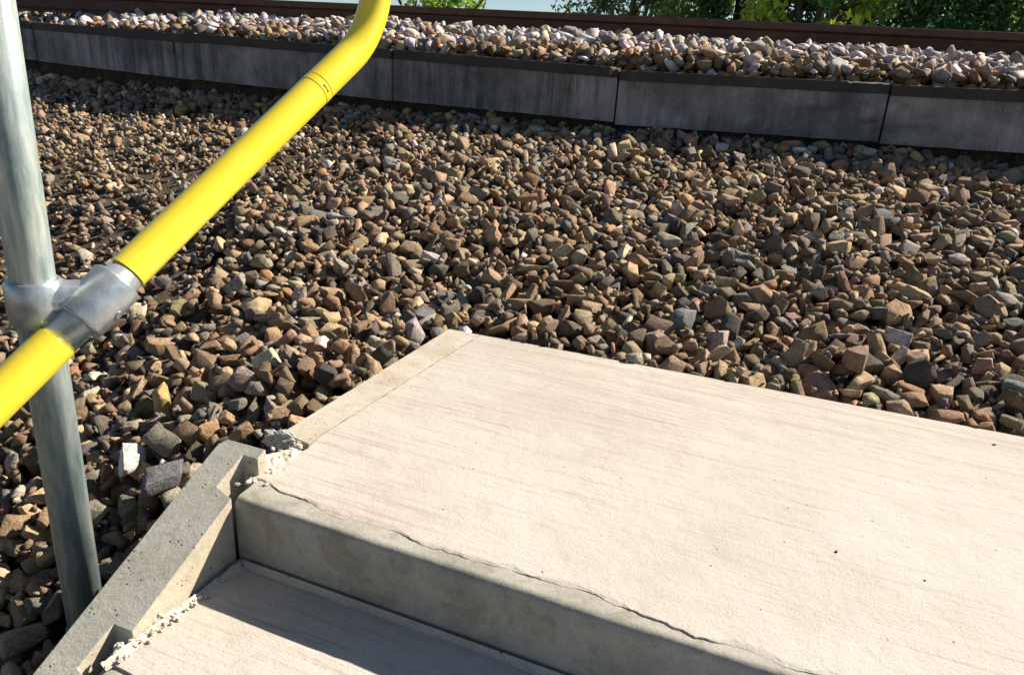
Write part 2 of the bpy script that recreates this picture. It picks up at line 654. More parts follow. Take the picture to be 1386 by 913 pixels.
# main topping with the ragged front edge read off the photograph
edge_px = [(331, 645), (345, 645), (365, 654), (381, 662), (420, 681), (461, 699), (498, 706), (530, 717), (556, 729), (583, 738), (612, 747), (640, 757), (668, 763),
           (692, 770), (730, 781), (770, 794), (813, 805), (850, 822), (880, 836), (909, 847), (950, 860), (986, 872), (1040, 889), (1094, 907)]
ed = [at(x, y, ZL) for x, y in edge_px]
last = ed[-1]
for k in range(1, 12):
    ed.append(last + nose_dir * 0.2 * k)
fine_edge = []
inw = np.array([-nose_dir[1], nose_dir[0], 0])
for a, b in zip(ed, ed[1:]):
    n = max(2, int(np.linalg.norm(b - a) / 0.004))
    for i in range(n):
        f = i / n
        p = a + (b - a) * f
        s = float(p @ nose_dir)
        d = 0.008 * noise.noise(Vector((s * 17, 0, 0))) + 0.003 * noise.noise(Vector((s * 70, 3, 0))) + 0.0012 * noise.noise(Vector((s * 260, 5, 0)))
        fine_edge.append(p + inw * d)
jg = 0.0013
rightdir = E1
jtop_r = J0 - jdir * 0.055
# intersection of joint with back edge
tt = np.linalg.solve(np.array([[back_dir[0], -jdir[0]], [back_dir[1], -jdir[1]]]), (J0 - B0)[:2])
JB = B0 + back_dir * tt[0]
jn = np.array([-jdir[1], jdir[0], 0])
if jn @ E1 < 0:
    jn = -jn


def wob(a, b, n, amp, seed, off):
    out = []
    for i in range(n + 1):
        f = i / n
        p = a + (b - a) * f + off
        out.append(p + jn * amp * (noise.noise(Vector((f * 30, seed, 0))) + 0.6 * noise.noise(Vector((f * 90, seed, 1)))))
    return out


joint_r = wob(JB, J1, 90, 0.0022, 1.0, jn * jg)
joint_l = wob(JB, J1, 90, 0.0018, 9.0, -jn * jg)
far_edge = [BR + (JB - BR) * (i / 150) + inw * (0.002 * noise.noise(Vector((i * 0.21, 7, 0))) + 0.0015 * noise.noise(Vector((i * 0.9, 7, 3)))) for i in range(150)]
P_a = at(416, 607, ZL)
P_b = at(372, 628, ZL)
P_c = at(352, 640, ZL)
main_poly = [p + inw * 0.012 for p in fine_edge] + [BR] + far_edge + joint_r + [P_a, P_b, P_c]
# topping sits 6 mm thick over the precast base


def ear_prism(pts, z0, z1):
    bm = bmesh.new()
    t = [bm.verts.new((p[0], p[1], z0)) for p in pts]
    for tri in tessellate_polygon([[Vector((p[0], p[1], 0)) for p in pts]]):
        if len(set(tri)) == 3:
            try:
                bm.faces.new([t[i] for i in tri])
            except ValueError:
                pass
    bmesh.ops.recalc_face_normals(bm, faces=bm.faces)
    top_faces = list(bm.faces)
    ret = bmesh.ops.extrude_face_region(bm, geom=top_faces)
    for v in [g for g in ret['geom'] if isinstance(g, bmesh.types.BMVert)]:
        v.co.z = z1
    bmesh.ops.recalc_face_normals(bm, faces=bm.faces)
    return bm


obj('topping', ear_prism(main_poly, ZL, TOP0 - 0.02), M['top'], stairs)
obj('landing_base', prism([BR - inw * 0.004, B0 - inw * 0.004 + E1 * 0.003, L1 + E1 * 0.003, at(366, 597, ZL), NC + inw * 0.11, NR + inw * 0.11],
                          ZL - 0.17), M['border'], stairs).location.z = -0.021
# feathered, broken front lip of the topping
bm = bmesh.new()
rows = []
for p in fine_edge:
    s = float(p @ nose_dir)
    gt_ = min(1.0, max(0.0, 0.5 + 1.9 * noise.noise(Vector((s * 6, 8, 0))) + 1.2 * noise.noise(Vector((s * 24, 8, 0)))))
    rg = noise.noise(Vector((s * 110, 2, 0)))
    a_ = p + inw * 0.012
    wm = 0.009 * (1 - gt_) + 0.0012 + 0.0008 * rg
    m_ = p + inw * wm
    zo = TOP0 + 0.0001 + gt_ * (0.0012 + 0.0006 * rg)
    rows.append([bm.verts.new((a_[0], a_[1], ZL)), bm.verts.new((m_[0], m_[1], ZL - 0.0003 * (1 - gt_) + 0.0007 * gt_ * max(0.0, rg))),
                 bm.verts.new((p[0], p[1], zo)), bm.verts.new((p[0] + inw[0] * 0.0012, p[1] + inw[1] * 0.0012, TOP0 - 0.003))])
for a, b in zip(rows, rows[1:]):
    for j in range(3):
        bm.faces.new((a[j], a[j + 1], b[j + 1], b[j]))
bmesh.ops.recalc_face_normals(bm, faces=bm.faces)
obj('topping_lip', bm, M['top'], stairs)
# border strip
bl = [B0 + (L1 - B0) * (i / 60) + jn * (0.0018 * noise.noise(Vector((i * 0.4, 2, 8)))) for i in range(61)]
P_d = at(399, 592, ZL)
bpoly = [JB + (B0 - JB) * (i / 6) for i in range(1, 6)] + bl + [P_d, at(418, 600, ZL)] + joint_l[::-1]
obj('border_strip', ear_prism(bpoly, ZL, ZL - 0.13), M['border'], stairs)

# dirt packed in the joint between strip and topping
bm = bmesh.new()
jr = [p - jn * 0.0006 for p in joint_r]
jl = [p + jn * 0.0006 for p in joint_l]
rows = []
for i, (a, b) in enumerate(zip(jr, jl)):
    z = ZL - 0.0012 + 0.0010 * noise.noise(Vector((i * 0.23, 3, 3)))
    rows.append([bm.verts.new((a[0] + jn[0] * 0.002, a[1] + jn[1] * 0.002, z)), bm.verts.new((b[0] - jn[0] * 0.002, b[1] - jn[1] * 0.002, z))])
for a, b in zip(rows, rows[1:]):
    bm.faces.new((a[0], a[1], b[1], b[0]))
obj('joint_filler', bm, M['soil'], stairs)

# lower treads and risers
for k in range(1, 5):
    nl = SL(0.0, -GO * k, -RZ * k)
    zt = ZL - RZ * k
    nosed_unit('riser', nl, nose_dir, RL, zt - 0.004, RZ + 0.04, 0.04, M['riser'], stairs)
    inner = [nl + E2 * 0.026, nl + nose_dir * RL + E2 * 0.026, nl + nose_dir * RL + E2 * (GO + 0.02), nl + E2 * (GO + 0.02)]
    nn = 160
    front = []
    for i in range(nn + 1):
        p = inner[0] + (inner[1] - inner[0]) * i / nn
        front.append(p + E2 * (0.004 * noise.noise(Vector((i * 0.33, k, 0))) + 0.0025 * noise.noise(Vector((i * 0.9, k, 4)))))
    obj('tread', ear_prism([np.array([p[0], p[1], zt]) for p in front + inner[2:]], zt, zt - 0.03), M['top'], stairs)

# side kerb (stringer): top plane through the nose, falling with the stairs
SLOPE = 0.142 / 0.2825
sdir = -E2 * 1.0 + np.array([0, 0, -SLOPE])
pn = np.cross(E1, sdir)


def onplane(x, y, lift=0.0):
    v = ray(x, y)
    o = NC + UP * lift
    p = v * ((o @ pn) / (v @ pn))
    q = (p - NC)[:2]
    ab = np.linalg.solve(np.array([[E1[0], E2[0]], [E1[1], E2[1]]]), q)
    return ab


def SP(a, b):
    return SL(a, b, SLOPE * b)


KO = {}
for nme, px in dict(tip=(298, 591), tip2=(309, 589), tipr=(354, 610), outer=(57, 909), n1=(328.6, 616), n1r=(350, 618), n1b=(290, 656.6), inner=(311, 670), inner2=(176, 851), n2=(152.7, 846), outer_mid=(190, 724)).items():
    KO[nme] = onplane(*px)
print('STRINGER', {k_: tuple(np.round(v_, 3)) for k_, v_ in KO.items()})
a_out = float((KO['tip'][0] + KO['outer'][0] + KO['outer_mid'][0]) / 3)
a_not = float((KO['n1'][0] + KO['n2'][0]) / 2)
b_tip = float(KO['tip'][1])
b_n = float(KO['n1'][1])
a_r1 = float(KO['n1r'][0])
outline = []
nb = 5
# inner side, from the top end downhill
outline.append((a_r1 + 0.003, b_tip + 0.0))
outline.append((a_r1 + 0.001, b_n + 0.002))
for k in range(nb):
    o_ = -0.2825 * k
    e_ = 0.0 if k else 0.0
    outline.append((a_r1 if k == 0 else 0.0, b_n + o_))
    outline.append((a_not, b_n + o_))
    outline.append((a_not - 0.004, KO['n1b'][1] + o_))
    outline.append((0.0, float(KO['inner'][1]) + o_ - 0.004))
outline.append((0.0, -0.2825 * nb))
outline.append((a_out, -0.2825 * nb))
for i in range(0, 60):
    b_ = -0.2825 * nb + (b_tip - 0.012 + 0.2825 * nb) * i / 60
    outline.append((a_out + 0.0016 * noise.noise(Vector((i * 0.8, 2, 2))), b_))
outline.append((a_out + 0.001, b_tip - 0.012))
outline.append((a_out + 0.012, b_tip))
pts = [SP(a, b) for a, b in outline]
# drop consecutive duplicates
pp = [pts[0]]
for p in pts[1:]:
    if np.linalg.norm(p - pp[-1]) > 1e-4:
        pp.append(p)
bm = bmesh.new()
tv = [bm.verts.new(tuple(p)) for p in pp]
for i in range(len(tv)):
    bm.edges.new((tv[i], tv[(i + 1) % len(tv)]))
bmesh.ops.triangle_fill(bm, edges=list(bm.edges), use_beauty=True)
ret = bmesh.ops.extrude_face_region(bm, geom=list(bm.faces))
for v in [g for g in ret['geom'] if isinstance(g, bmesh.types.BMVert)]:
    v.co.z -= 0.22
bmesh.ops.recalc_face_normals(bm, faces=bm.faces)
sharp = [e for e in bm.edges if len(e.link_faces) == 2 and e.calc_face_angle(0) > radians(35)]
bmesh.ops.bevel(bm, geom=sharp, offset=0.0014, segments=2, affect='EDGES', profile=0.5)
kb = obj('side_kerb', bm, M['grey'], stairs)
kb.data.materials.append(M['formed'])
for f in kb.data.polygons:
    if f.normal.dot(Vector(E1)) > 0.75:
        f.material_index = 1


# broken lumps and mortar
def lump(center, size, seed, rough=0.35, flat=0.6, sub=3, rot=0.0):
    bm = bmesh.new()
    bmesh.ops.create_icosphere(bm, subdivisions=sub, radius=1)
    for v in bm.verts:
        p = v.co.copy()
        d = 1 + rough * noise.noise(p * 1.3 + Vector((seed, 0, 0))) + rough * 0.5 * noise.noise(p * 3.5 + Vector((0, seed, 0))) + rough * 0.22 * noise.noise(p * 8 + Vector((0, 0, seed)))
        q = p * d
        q.x *= size[0]
        q.y *= size[1]
        q.z *= size[2]
        v.co = Matrix.Rotation(rot, 3, 'Z') @ q + Vector(center)
    return bm


def chunk_mesh(px_center, size, seed, z, rot):
    return lump(at(*px_center, z), size, seed, 0.5, sub=4, rot=rot)


bmc = chunk_mesh((384, 597), (0.040, 0.017, 0.020), 3.3, ZL + 0.001, AZ1 - 0.05)
obj('broken_kerb_end', bmc, M['grey'], stairs)
# sloping mortar patch between kerb end and landing: a displaced grid
bm = bmesh.new()
corners = [onplane(352, 612), onplane(404, 605)]
g = 34
P00 = at(349, 617, ZL + 0.018)
P10 = at(410, 604, ZL + 0.003)
P01 = at(335, 655, ZL - 0.004)
P11 = at(395, 650, ZL - 0.004)
vg = []
for i in range(g + 1):
    row = []
    for j in range(g + 1):
        u_, v_ = i / g, j / g
        p = (P00 * (1 - u_) + P10 * u_) * (1 - v_) + (P01 * (1 - u_) + P11 * u_) * v_
        h = 0.006 * noise.noise(Vector((p[0] * 45, p[1] * 45, 0))) + 0.004 * noise.noise(Vector((p[0] * 130, p[1] * 130, 2)))
        ef = min(1, 6 * u_ + 0.2, 5 * (1 - u_), 5 * (1 - v_), 6 * v_ + 0.3)
        rim = -0.010 * (1 - min(1, 5 * (1 - u_))) - 0.010 * (1 - min(1, 5 * (1 - v_)))
        row.append(bm.verts.new((p[0], p[1], p[2] + h * ef + rim)))
    vg.append(row)
for i in range(g):
    for j in range(g):
        bm.faces.new((vg[i][j], vg[i][j + 1], vg[i + 1][j + 1], vg[i + 1][j]))
bmesh.ops.recalc_face_normals(bm, faces=bm.faces)
obj('mortar_patch', bm, M['mortar'], stairs)
bm = bmesh.new()
for k, (x, y, sx, dz) in enumerate([(404, 604, .009, .004), (394, 608, .006, .004), (369, 607, .006, .006), (380, 610, .005, .004), (336, 652, .007, .0), (345, 650, .006, .0), (322, 655, .005, .002),
                                    (360, 655, .005, 0), (378, 615, .004, 0), (356, 628, .006, .004), (366, 622, .004, .004)]):
    b2 = lump(at(x, y, ZL + dz), (sx, sx * 0.7, sx * 0.55), k * 1.7, 0.5, sub=2, rot=k)
    me_ = bpy.data.meshes.new('t')
    b2.to_mesh(me_)
    b2.free()
    bm.from_mesh(me_)
    bpy.data.meshes.remove(me_)
o = obj('mortar_crumbs', bm, M['mortar'], stairs)
o['kind'] = 'stuff'

# mortar squeezed along the kerb / tread joint
ZT = ZL - RZ
bm = bmesh.new()
la, lb = at(328, 766, ZT), at(140, 905, ZT)
n = 420
rows = []
for i in range(n + 1):
    f = i / n
    p = la + (lb - la) * f
    wdt = 0.010 + 0.006 * noise.noise(Vector((f * 9, 0, 0))) + 0.003 * noise.noise(Vector((f * 25, 1, 0))) + (0.004 if 0.35 < f < 0.95 else 0)
    hgt = 0.010 + 0.005 * noise.noise(Vector((f * 8, 5, 0))) + 0.003 * noise.noise(Vector((f * 27, 6, 0)))
    row = []
    for j in range(7):
        a = j / 6
        jt = 0.0018 * noise.noise(Vector((f * 45, j * 0.9, 3)))
        q = p + E1 * (wdt * a - 0.004) + UP * (hgt * (1 - a) ** 1.6 + jt - 0.001)
        row.append(bm.verts.new(tuple(q)))
    rows.append(row)
for a, b in zip(rows, rows[1:]):
    for j in range(6):
        bm.faces.new((a[j], a[j + 1], b[j + 1], b[j]))
bmesh.ops.recalc_face_normals(bm, faces=bm.faces)
obj('mortar_fillet', bm, M['mortar'], stairs)
for k, (x, y, sx) in enumerate([(213, 836, 0.013), (196, 858, .007), (178, 868, 0.007), (163, 876, 0.009), (158, 884, .007), (236, 822, .005), (205, 848, .006), (186, 866, .006)]):
    obj('mortar_lump', lump(at(x, y, ZT + sx * 0.4), (sx, sx * 0.8, sx * 0.75), 11 + k, 0.55, sub=3, rot=k), M['mortar'], stairs)
bm = bmesh.new()
for k in range(46):
    f = random.uniform(0.3, 1.0)
    p = la + (lb - la) * f + E1 * random.uniform(-0.001, 0.013)
    sx = random.uniform(0.0015, 0.0045)
    b2 = lump(p + UP * random.uniform(0.001, 0.006), (sx, sx * .8, sx * .7), k * 2.3, 0.5, sub=2, rot=k)
    me_ = bpy.data.meshes.new('t')
    b2.to_mesh(me_)
    b2.free()
    bm.from_mesh(me_)
    bpy.data.meshes.remove(me_)
o = obj('mortar_crumbs', bm, M['mortar'], stairs)
o['kind'] = 'stuff'
# fillet at the foot of the riser
bm = bmesh.new()
rows = []
rb = at(326, 765, ZT)
for i in range(301):
    f = i / 300
    p = rb + nose_dir * (RL * 0.9 * f)
    wdt = 0.011 + 0.004 * noise.noise(Vector((f * 40, 0, 2))) + 0.002 * noise.noise(Vector((f * 160, 1, 2)))
    row = []
    for j in range(5):
        a = j / 4
        q = p - inw * (wdt * a - 0.006) + UP * (0.008 * (1 - a) ** 1.7 + 0.0006)
        row.append(bm.verts.new(tuple(q)))
    rows.append(row)
for a, b in zip(rows, rows[1:]):
    for j in range(4):
        bm.faces.new((a[j], a[j + 1], b[j + 1], b[j]))
bmesh.ops.recalc_face_normals(bm, faces=bm.faces)
obj('riser_fillet', bm, M['border'], stairs)

# ---------------------------------------------------------------- handrail
PR = 0.031
post_xy = np.array([-0.735, 1.07])
# the yellow rail, its bend and the return rail make one assembly with the post
hand = empty('handrail', 'bright yellow tubular handrail clamped to a galvanised steel post, left of the steps', 'handrail')
A = ray(128, 412) * 1.17
raz, rp = radians(57), radians(35)
RD = np.array([cos(raz) * cos(rp), sin(raz) * cos(rp), sin(rp)])


def P(s):
    return A + RD * s


# post
tb = tube([(post_xy[0] + (z + 0.4) * 0.012, post_xy[1], z) for z in (-1.06, -0.2, 0.5)], PR, 48)
obj('post', tb, M['galv'], hand, True)
bm = tube([(post_xy[0], post_xy[1], z) for z in (-1.075, -1.005, -1.0)], [0.040, 0.040, 0.036], 48)
tube([(post_xy[0], post_xy[1], z) for z in (-1.085, -1.072)], 0.07, 48, bm)
smooth_by_angle(obj('base_flange', bm, M['galv'], hand))
# clamp
pc = np.array([post_xy[0], post_xy[1], 0])
# where is the collar on the post: pixels y 375..433
def post_z(y):
    v = None
    best = min(((abs(proj((post_xy[0], post_xy[1], z))[1] - y), z) for z in np.arange(-1.1, 0.3, 0.002)))
    return best[1]


zc0, zc1 = post_z(436), post_z(378)
bm = tube([(pc[0], pc[1], z) for z in (zc0, zc0 + 0.004, (zc0 + zc1) / 2, zc1 - 0.004, zc1)], [0.0365, 0.0395, 0.0405, 0.0395, 0.0365], 56)
zc = (zc0 + zc1) / 2
s_mid = 0.012
cen = P(s_mid)
# neck between the two sleeves
n0 = np.array([pc[0], pc[1], zc + 0.004])
nk = [n0 + (cen - n0) * f for f in (0, 0.25, 0.5, 0.75, 1.0)]
tube(nk, [0.036, 0.033, 0.030, 0.031, 0.034], 48, bm)
o = obj('clamp_collar', bm, M['cast'], hand)
smooth_by_angle(o, 40)


def s_at(px):
    return min(((abs(proj(P(s))[0] - px), s) for s in np.arange(-0.5, 1.0, 0.002)))[1]


sa, sb = s_at(104), s_at(160)
print('sleeve', sa, sb, 'rail gap', np.linalg.norm(cen[:2] - post_xy))
bm = bmesh.new()
ring = [(sa, .0325), (sa, .037), (sa + .003, .0395), (sb - .003, .0395), (sb, .037), (sb, .0325)]
tube([P(s) for s, _ in [(sa - 0.0, 0), (sa + .002, 0), (sa + .005, 0), (sb - .005, 0), (sb - .002, 0), (sb, 0)]], [0.037, .0392, .0402, .0402, .0392, .037], 56, bm)
smooth_by_angle(obj('clamp_sleeve', bm, M['cast'], hand), 40)
# set screws in the clamp
scd = np.array([0.35, -0.6, -0.7])
scd = scd - RD * (scd @ RD)
scd /= np.linalg.norm(scd)
pm_ = P((sa + sb) / 2)
obj('set_screw', tube([pm_ + scd * 0.036, pm_ + scd * 0.0415], 0.007, 16), M['cast'], hand)
# bare steel tube ends
y0, y1 = s_at(76), s_at(173)
bm = tube([P(y0 - 0.002), P(y1 + 0.002)], 0.0295, 48)
obj('bare_tube', bm, M['cast'], hand, True)
# yellow tube: lower run
bm = tube([P(-1.25), P(-0.6), P(y0)], PR, 48)
smooth_by_angle(obj('yellow_tube', bm, M['yellow'], hand), 40)
# yellow tube: upper run to the coupling
sj = s_at(428)
bm = tube([P(y1), P(sj - 0.010)], PR, 48)
smooth_by_angle(obj('yellow_tube', bm, M['yellow'], hand), 40)
bm = tube([P(sj - 0.0085), P(sj - 0.0075), P(sj + 0.0075), P(sj + 0.0085)], [PR - .001, PR + 0.0005, PR + 0.0005, PR - 0.001], 48)
cp = obj('coupling_ring', bm, M['yellow'], hand)
smooth_by_angle(cp, 40)
bm = tube([P(sj - 0.02), P(sj + 0.02)], PR - 0.0022, 40)
obj('coupling_core', bm, M['dark'], cp, True)
cd = np.array([0.75, -0.6, 0.1])
cd = cd - RD * (cd @ RD)
cd /= np.linalg.norm(cd)
q = P(sj)
cr = np.cross(RD, cd)
bmx = bmesh.new()
cs = [q + cd * 0.0315 + RD * i * 0.0012 + cr * j * 0.008 for i, j in ((-1, -1), (1, -1), (1, 1), (-1, 1))]
prv = [bmx.verts.new(tuple(p)) for p in cs] + [bmx.verts.new(tuple(p - cd * 0.006)) for p in cs]
for f in ((0, 1, 2, 3), (7, 6, 5, 4), (0, 4, 5, 1), (1, 5, 6, 2), (2, 6, 7, 3), (3, 7, 4, 0)):
    bmx.faces.new([prv[i] for i in f])
obj('clamp_slot', bmx, M['dark'], cp)
# bend up, riser and return
SK = 0.775
K = P(SK)
BRAD = 0.13
up = np.array([0, 0, 1.0])


def bend(k, din, dout, t, n=16):
    """arc from k - din*t to k + dout*t"""
    p0, p2 = k - din * t, k + dout * t
    ang = math.acos(float(din @ dout))
    h = 4 / 3 * math.tan(ang / 4) / math.tan(ang / 2)
    p1, q1 = p0 + din * t * h, p2 - dout * t * h
    out = []
    for i in range(n + 1):
        f = i / n
        out.append((1 - f) ** 3 * p0 + 3 * (1 - f) ** 2 * f * p1 + 3 * (1 - f) * f * f * q1 + f ** 3 * p2)
    return out


HT = 0.56
K2 = K + up * HT
path = [P(sj + 0.010), P((sj + SK - 0.1) / 2)] + bend(K, RD, up, 0.10) + [K + up * 0.3] + bend(K2, up, -RD, 0.14, 20) + [K2 - RD * 0.6, K2 - RD * 0.755]
bm = tube(path, PR, 48)
smooth_by_angle(obj('yellow_bend', bm, M['yellow'], hand), 40)
bm = tube([K2 - RD * 0.77, K2 - RD * 2.0], PR, 48)
smooth_by_angle(obj('yellow_tube', bm, M['yellow'], hand), 40)
bm = tube([K2 - RD * 0.75, K2 - RD * 0.80], 0.0395, 48)
smooth_by_angle(obj('clamp_sleeve', bm, M['cast'], hand), 40)
bm = tube([(pc[0], pc[1], z) for z in (0.09, 0.17)], 0.0395, 48)
n1_ = K2 - RD * 0.775
tube([np.array([pc[0], pc[1], 0.14]), n1_], 0.03, 40, bm)
smooth_by_angle(obj('clamp_collar', bm, M['cast'], hand), 40)

# ---------------------------------------------------------------- retaining wall
rw = empty('retaining_wall', 'low dark stained precast concrete wall holding back the track ballast', 'wall')
NBK = np.array([-WN[0], -WN[1], 0])          # away from the camera
for i, (a, b) in enumerate(zip(WJ, WJ[1:])):
    a, b = np.array(a, float), np.array(b, float)
    d = (b - a)
    L = np.linalg.norm(d[:2])
    d /= np.linalg.norm(d)
    back = np.array([-d[1], d[0], 0])
    back /= np.linalg.norm(back)
    sh = [0, .004, -.006, .003, .008, -.007, .004][i]
    dz = [0, -.003, .002, .003, -.008, -.007, 0][i]
    a0 = a + d * 0.004 + back * sh + up * dz
    b0 = b - d * 0.004 + back * sh + up * dz * (0.2 if i == 4 else 1)
    cop = 0.047
    # panel
    bm = bmesh.new()
    z0 = 0.0
    n = 24

    def row(off, top, bot):
        return [(a0 + (b0 - a0) * k / n + back * off, top, bot) for k in range(n + 1)]
    fr_t = [bm.verts.new(tuple(a0 + (b0 - a0) * k / n + up * (-cop))) for k in range(n + 1)]
    fr_b = [bm.verts.new(tuple(a0 + (b0 - a0) * k / n + up * (-WH + 0.003 * noise.noise(Vector((k * .9, i, 0)))))) for k in range(n + 1)]
    bk_t = [bm.verts.new(tuple(a0 + (b0 - a0) * k / n + up * (-cop) + back * 0.1)) for k in range(n + 1)]
    bk_b = [bm.verts.new(tuple(a0 + (b0 - a0) * k / n + up * (-WH) + back * 0.1)) for k in range(n + 1)]
    for k in range(n):
        bm.faces.new((fr_t[k], fr_b[k], fr_b[k + 1], fr_t[k + 1]))
        bm.faces.new((bk_t[k], bk_t[k + 1], bk_b[k + 1], bk_b[k]))
        bm.faces.new((fr_t[k], fr_t[k + 1], bk_t[k + 1], bk_t[k]))
        bm.faces.new((fr_b[k + 1], fr_b[k], bk_b[k], bk_b[k + 1]))
    bm.faces.new((fr_t[0], bk_t[0], bk_b[0], fr_b[0]))
    bm.faces.new((fr_t[n], fr_b[n], bk_b[n], bk_t[n]))
    bmesh.ops.recalc_face_normals(bm, faces=bm.faces)
    panel = obj('panel', bm, M['wall'], rw)
    # coping, a little proud, with a chipped end
    bm = bmesh.new()
    m = 60
    rings = []
    for k in range(m + 1):
        f = k / m
        p = a0 + (b0 - a0) * f
        e = (1 - f) * L
        chip = 0.0
        if i in (3, 5):
            if e < 0.03:
                chip = 0.020 + 0.012 * noise.noise(Vector((k, 2, 0)))
        if i == 4 and e < 0.16:
            chip = 0.012 + 0.010 * noise.noise(Vector((k * 1.3, 5, 0)))
        j1 = 0.0015 * noise.noise(Vector((f * 40, i, 1)))
        pr = [p - back * (0.009 - j1 - chip * 0.7) + up * (-cop + 0.001), p - back * (0.010 - j1 - chip) + up * (-0.004 - chip * 0.8), p - back * (0.006 - chip) + up * (-chip * 0.5 + j1),
              p + back * 0.11 + up * (0.0), p + back * 0.11 + up * (-cop + 0.001)]
        rings.append([bm.verts.new(tuple(q_)) for q_ in pr])
    for ra, rb_ in zip(rings, rings[1:]):
        for k in range(5):
            bm.faces.new((ra[k], ra[(k + 1) % 5], rb_[(k + 1) % 5], rb_[k]))
    bm.faces.new(rings[0])
    bm.faces.new(rings[-1][::-1])
    bmesh.ops.recalc_face_normals(bm, faces=bm.faces)
    obj('coping', bm, M['coping'], rw)
    # small cast-in block near the end of each panel
    p = a0 + (b0 - a0) * (0.765 if i != 1 else 0.86)
    w_, h_ = 0.075, 0.07
    bm = prism([p + d * 0 - back * 0.007 + up * (-cop - 0.002), p + d * w_ - back * 0.007 + up * (-cop - 0.002), p + d * w_ + back * 0.01 + up * (-cop - 0.002), p + back * 0.01 + up * (-cop - 0.002)],
               float(p[2] - cop - h_))
    obj('cast_block', bm, M['wall'], panel)

# ---------------------------------------------------------------- running rail
R0 = at(460, 4, .29)
R1 = at(1379, 44, .29)
rd = (R1 - R0)
rd[2] = 0
rd /= np.linalg.norm(rd)
rb = np.array([-rd[1], rd[0], 0])
prof = [(-.036, -.004), (-.032, 0), (.032, 0), (.036, -.004), (.036, -.036), (.012, -.046), (.009, -.056), (.009, -.112), (.020, -.124), (.068, -.134), (.068, -.145), (-.068, -.145), (-.068, -.134), (-.020, -.124), (-.009, -.112),
        (-.009, -.056), (-.012, -.046), (-.036, -.036)]
bm = bmesh.new()
rr = []
base = R0 + rb * 0.036
for s in np.linspace(-16, 14, 61):
    p = base + rd * s
    rr.append([bm.verts.new(tuple(p + rb * x + up * z)) for x, z in prof])
n = len(prof)
for a, b in zip(rr, rr[1:]):
    for k in range(n):
        bm.faces.new((a[k], a[(k + 1) % n], b[(k + 1) % n], b[k]))
bm.faces.new(rr[0])
bm.faces.new(rr[-1][::-1])
bmesh.ops.recalc_face_normals(bm, faces=bm.faces)
ro = obj('railway_rail', bm, M['rail'])
smooth_by_angle(ro, 40)
ro['label'] = 'long dark rusty steel rail running across the top behind the pale ballast'
ro['category'] = 'rail'

# ---------------------------------------------------------------- soil level and noise fields
def fbm(x, y, sc, seed=0.0):
    """cheap vectorised value noise, 2 octaves"""
    out = np.zeros_like(x)
    amp = 1.0
    for o_ in range(3):
        rs = np.random.default_rng(int(seed * 10) + o_ + 1)
        tab = rs.random((64, 64))
        u, v = x * sc * 2 ** o_ + 31.7, y * sc * 2 ** o_ + 17.3
        i, j = np.floor(u).astype(int), np.floor(v).astype(int)
        fu, fv = u - i, v - j
        fu, fv = fu * fu * (3 - 2 * fu), fv * fv * (3 - 2 * fv)
        t = lambda p, q_: tab[p % 64, q_ % 64]
        out += amp * ((t(i, j) * (1 - fu) + t(i + 1, j) * fu) * (1 - fv) + (t(i, j + 1) * (1 - fu) + t(i + 1, j + 1) * fu) * fv - 0.5)
        amp *= 0.5
    return out


def projv(x, y, z):
    w = x * _fw[0] + y * _fw[1] + z * _fw[2]
    return CX + FPX * (x * _r[0] + y * _r[1] + z * _r[2]) / w, CY + FPX * (x * _d[0] + y * _d[1] + z * _d[2]) / w, w


def dirt_mask(x, y):
    """1 where the surface is trodden dirt with few stones (left of the picture), in world space"""
    t = tdist(x, y)
    u = x + 0.33 * t                                    # along the wall
    m = np.clip((-0.15 - u - 0.35 * fbm(x, y, 2.2, 3)) / 0.7, 0, 1)
    m *= np.clip((t - 0.15) / 0.3, 0, 1) * np.clip((3.05 - t) / 0.5, 0, 1)
    return np.clip(m + m * 0.8 * fbm(x, y, 3.5, 5), 0, 1)


def soil_z(x, y):
    g_ = ground_z(x, y)
    t = tdist(x, y)
    dm = dirt_mask(x, y)
    near = np.clip(1 - np.abs(t) / 8, 0, 1)
    g_ = g_ + near * 0.022 * fbm(x, y, 2.0, 1) + near * 0.014 * fbm(x, y, 7, 2)
    depth = 0.056 - 0.052 * dm
    return g_, g_ - depth


# ---------------------------------------------------------------- ground sheet
def axis(lo, hi, fine, a, b, growth=1.35):
    xs = list(np.arange(a, b + 1e-6, fine))
    st = fine
    x = b
    while x < hi:
        st *= growth
        x += st
        xs.append(min(x, hi))
    st = fine
    x = a
    while x > lo:
        st *= growth
        x -= st
        xs.insert(0, max(x, lo))
    return np.array(xs)


gx = axis(-300, 300, 0.03, -4.6, 3.4)
gy = axis(-120, 400, 0.03, 0.2, 6.6)
X, Y = np.meshgrid(gx, gy, indexing='ij')
G, SZ = soil_z(X, Y)
SZ = SZ + 0.006 * fbm(X, Y, 25, 8) * (np.abs(X) < 6)
# the steps stand in a cut: keep the soil below them
ab0 = (X - NC[0]) * E1[0] + (Y - NC[1]) * E1[1]
bb0 = (X - NC[0]) * E2[0] + (Y - NC[1]) * E2[1]
ins = (ab0 > a_out - 0.02) & (ab0 < RL + 0.1) & (bb0 < 1.25)
SZ = np.where(ins, np.minimum(SZ, ZL - 0.12 + np.minimum(0, (bb0 + 0.05) * 0.47)), SZ)
nx, ny = X.shape
verts = np.stack([X, Y, SZ], -1).reshape(-1, 3)
idx = np.arange(nx * ny).reshape(nx, ny)
quads = np.stack([idx[:-1, :-1], idx[1:, :-1], idx[1:, 1:], idx[:-1, 1:]], -1).reshape(-1, 4)


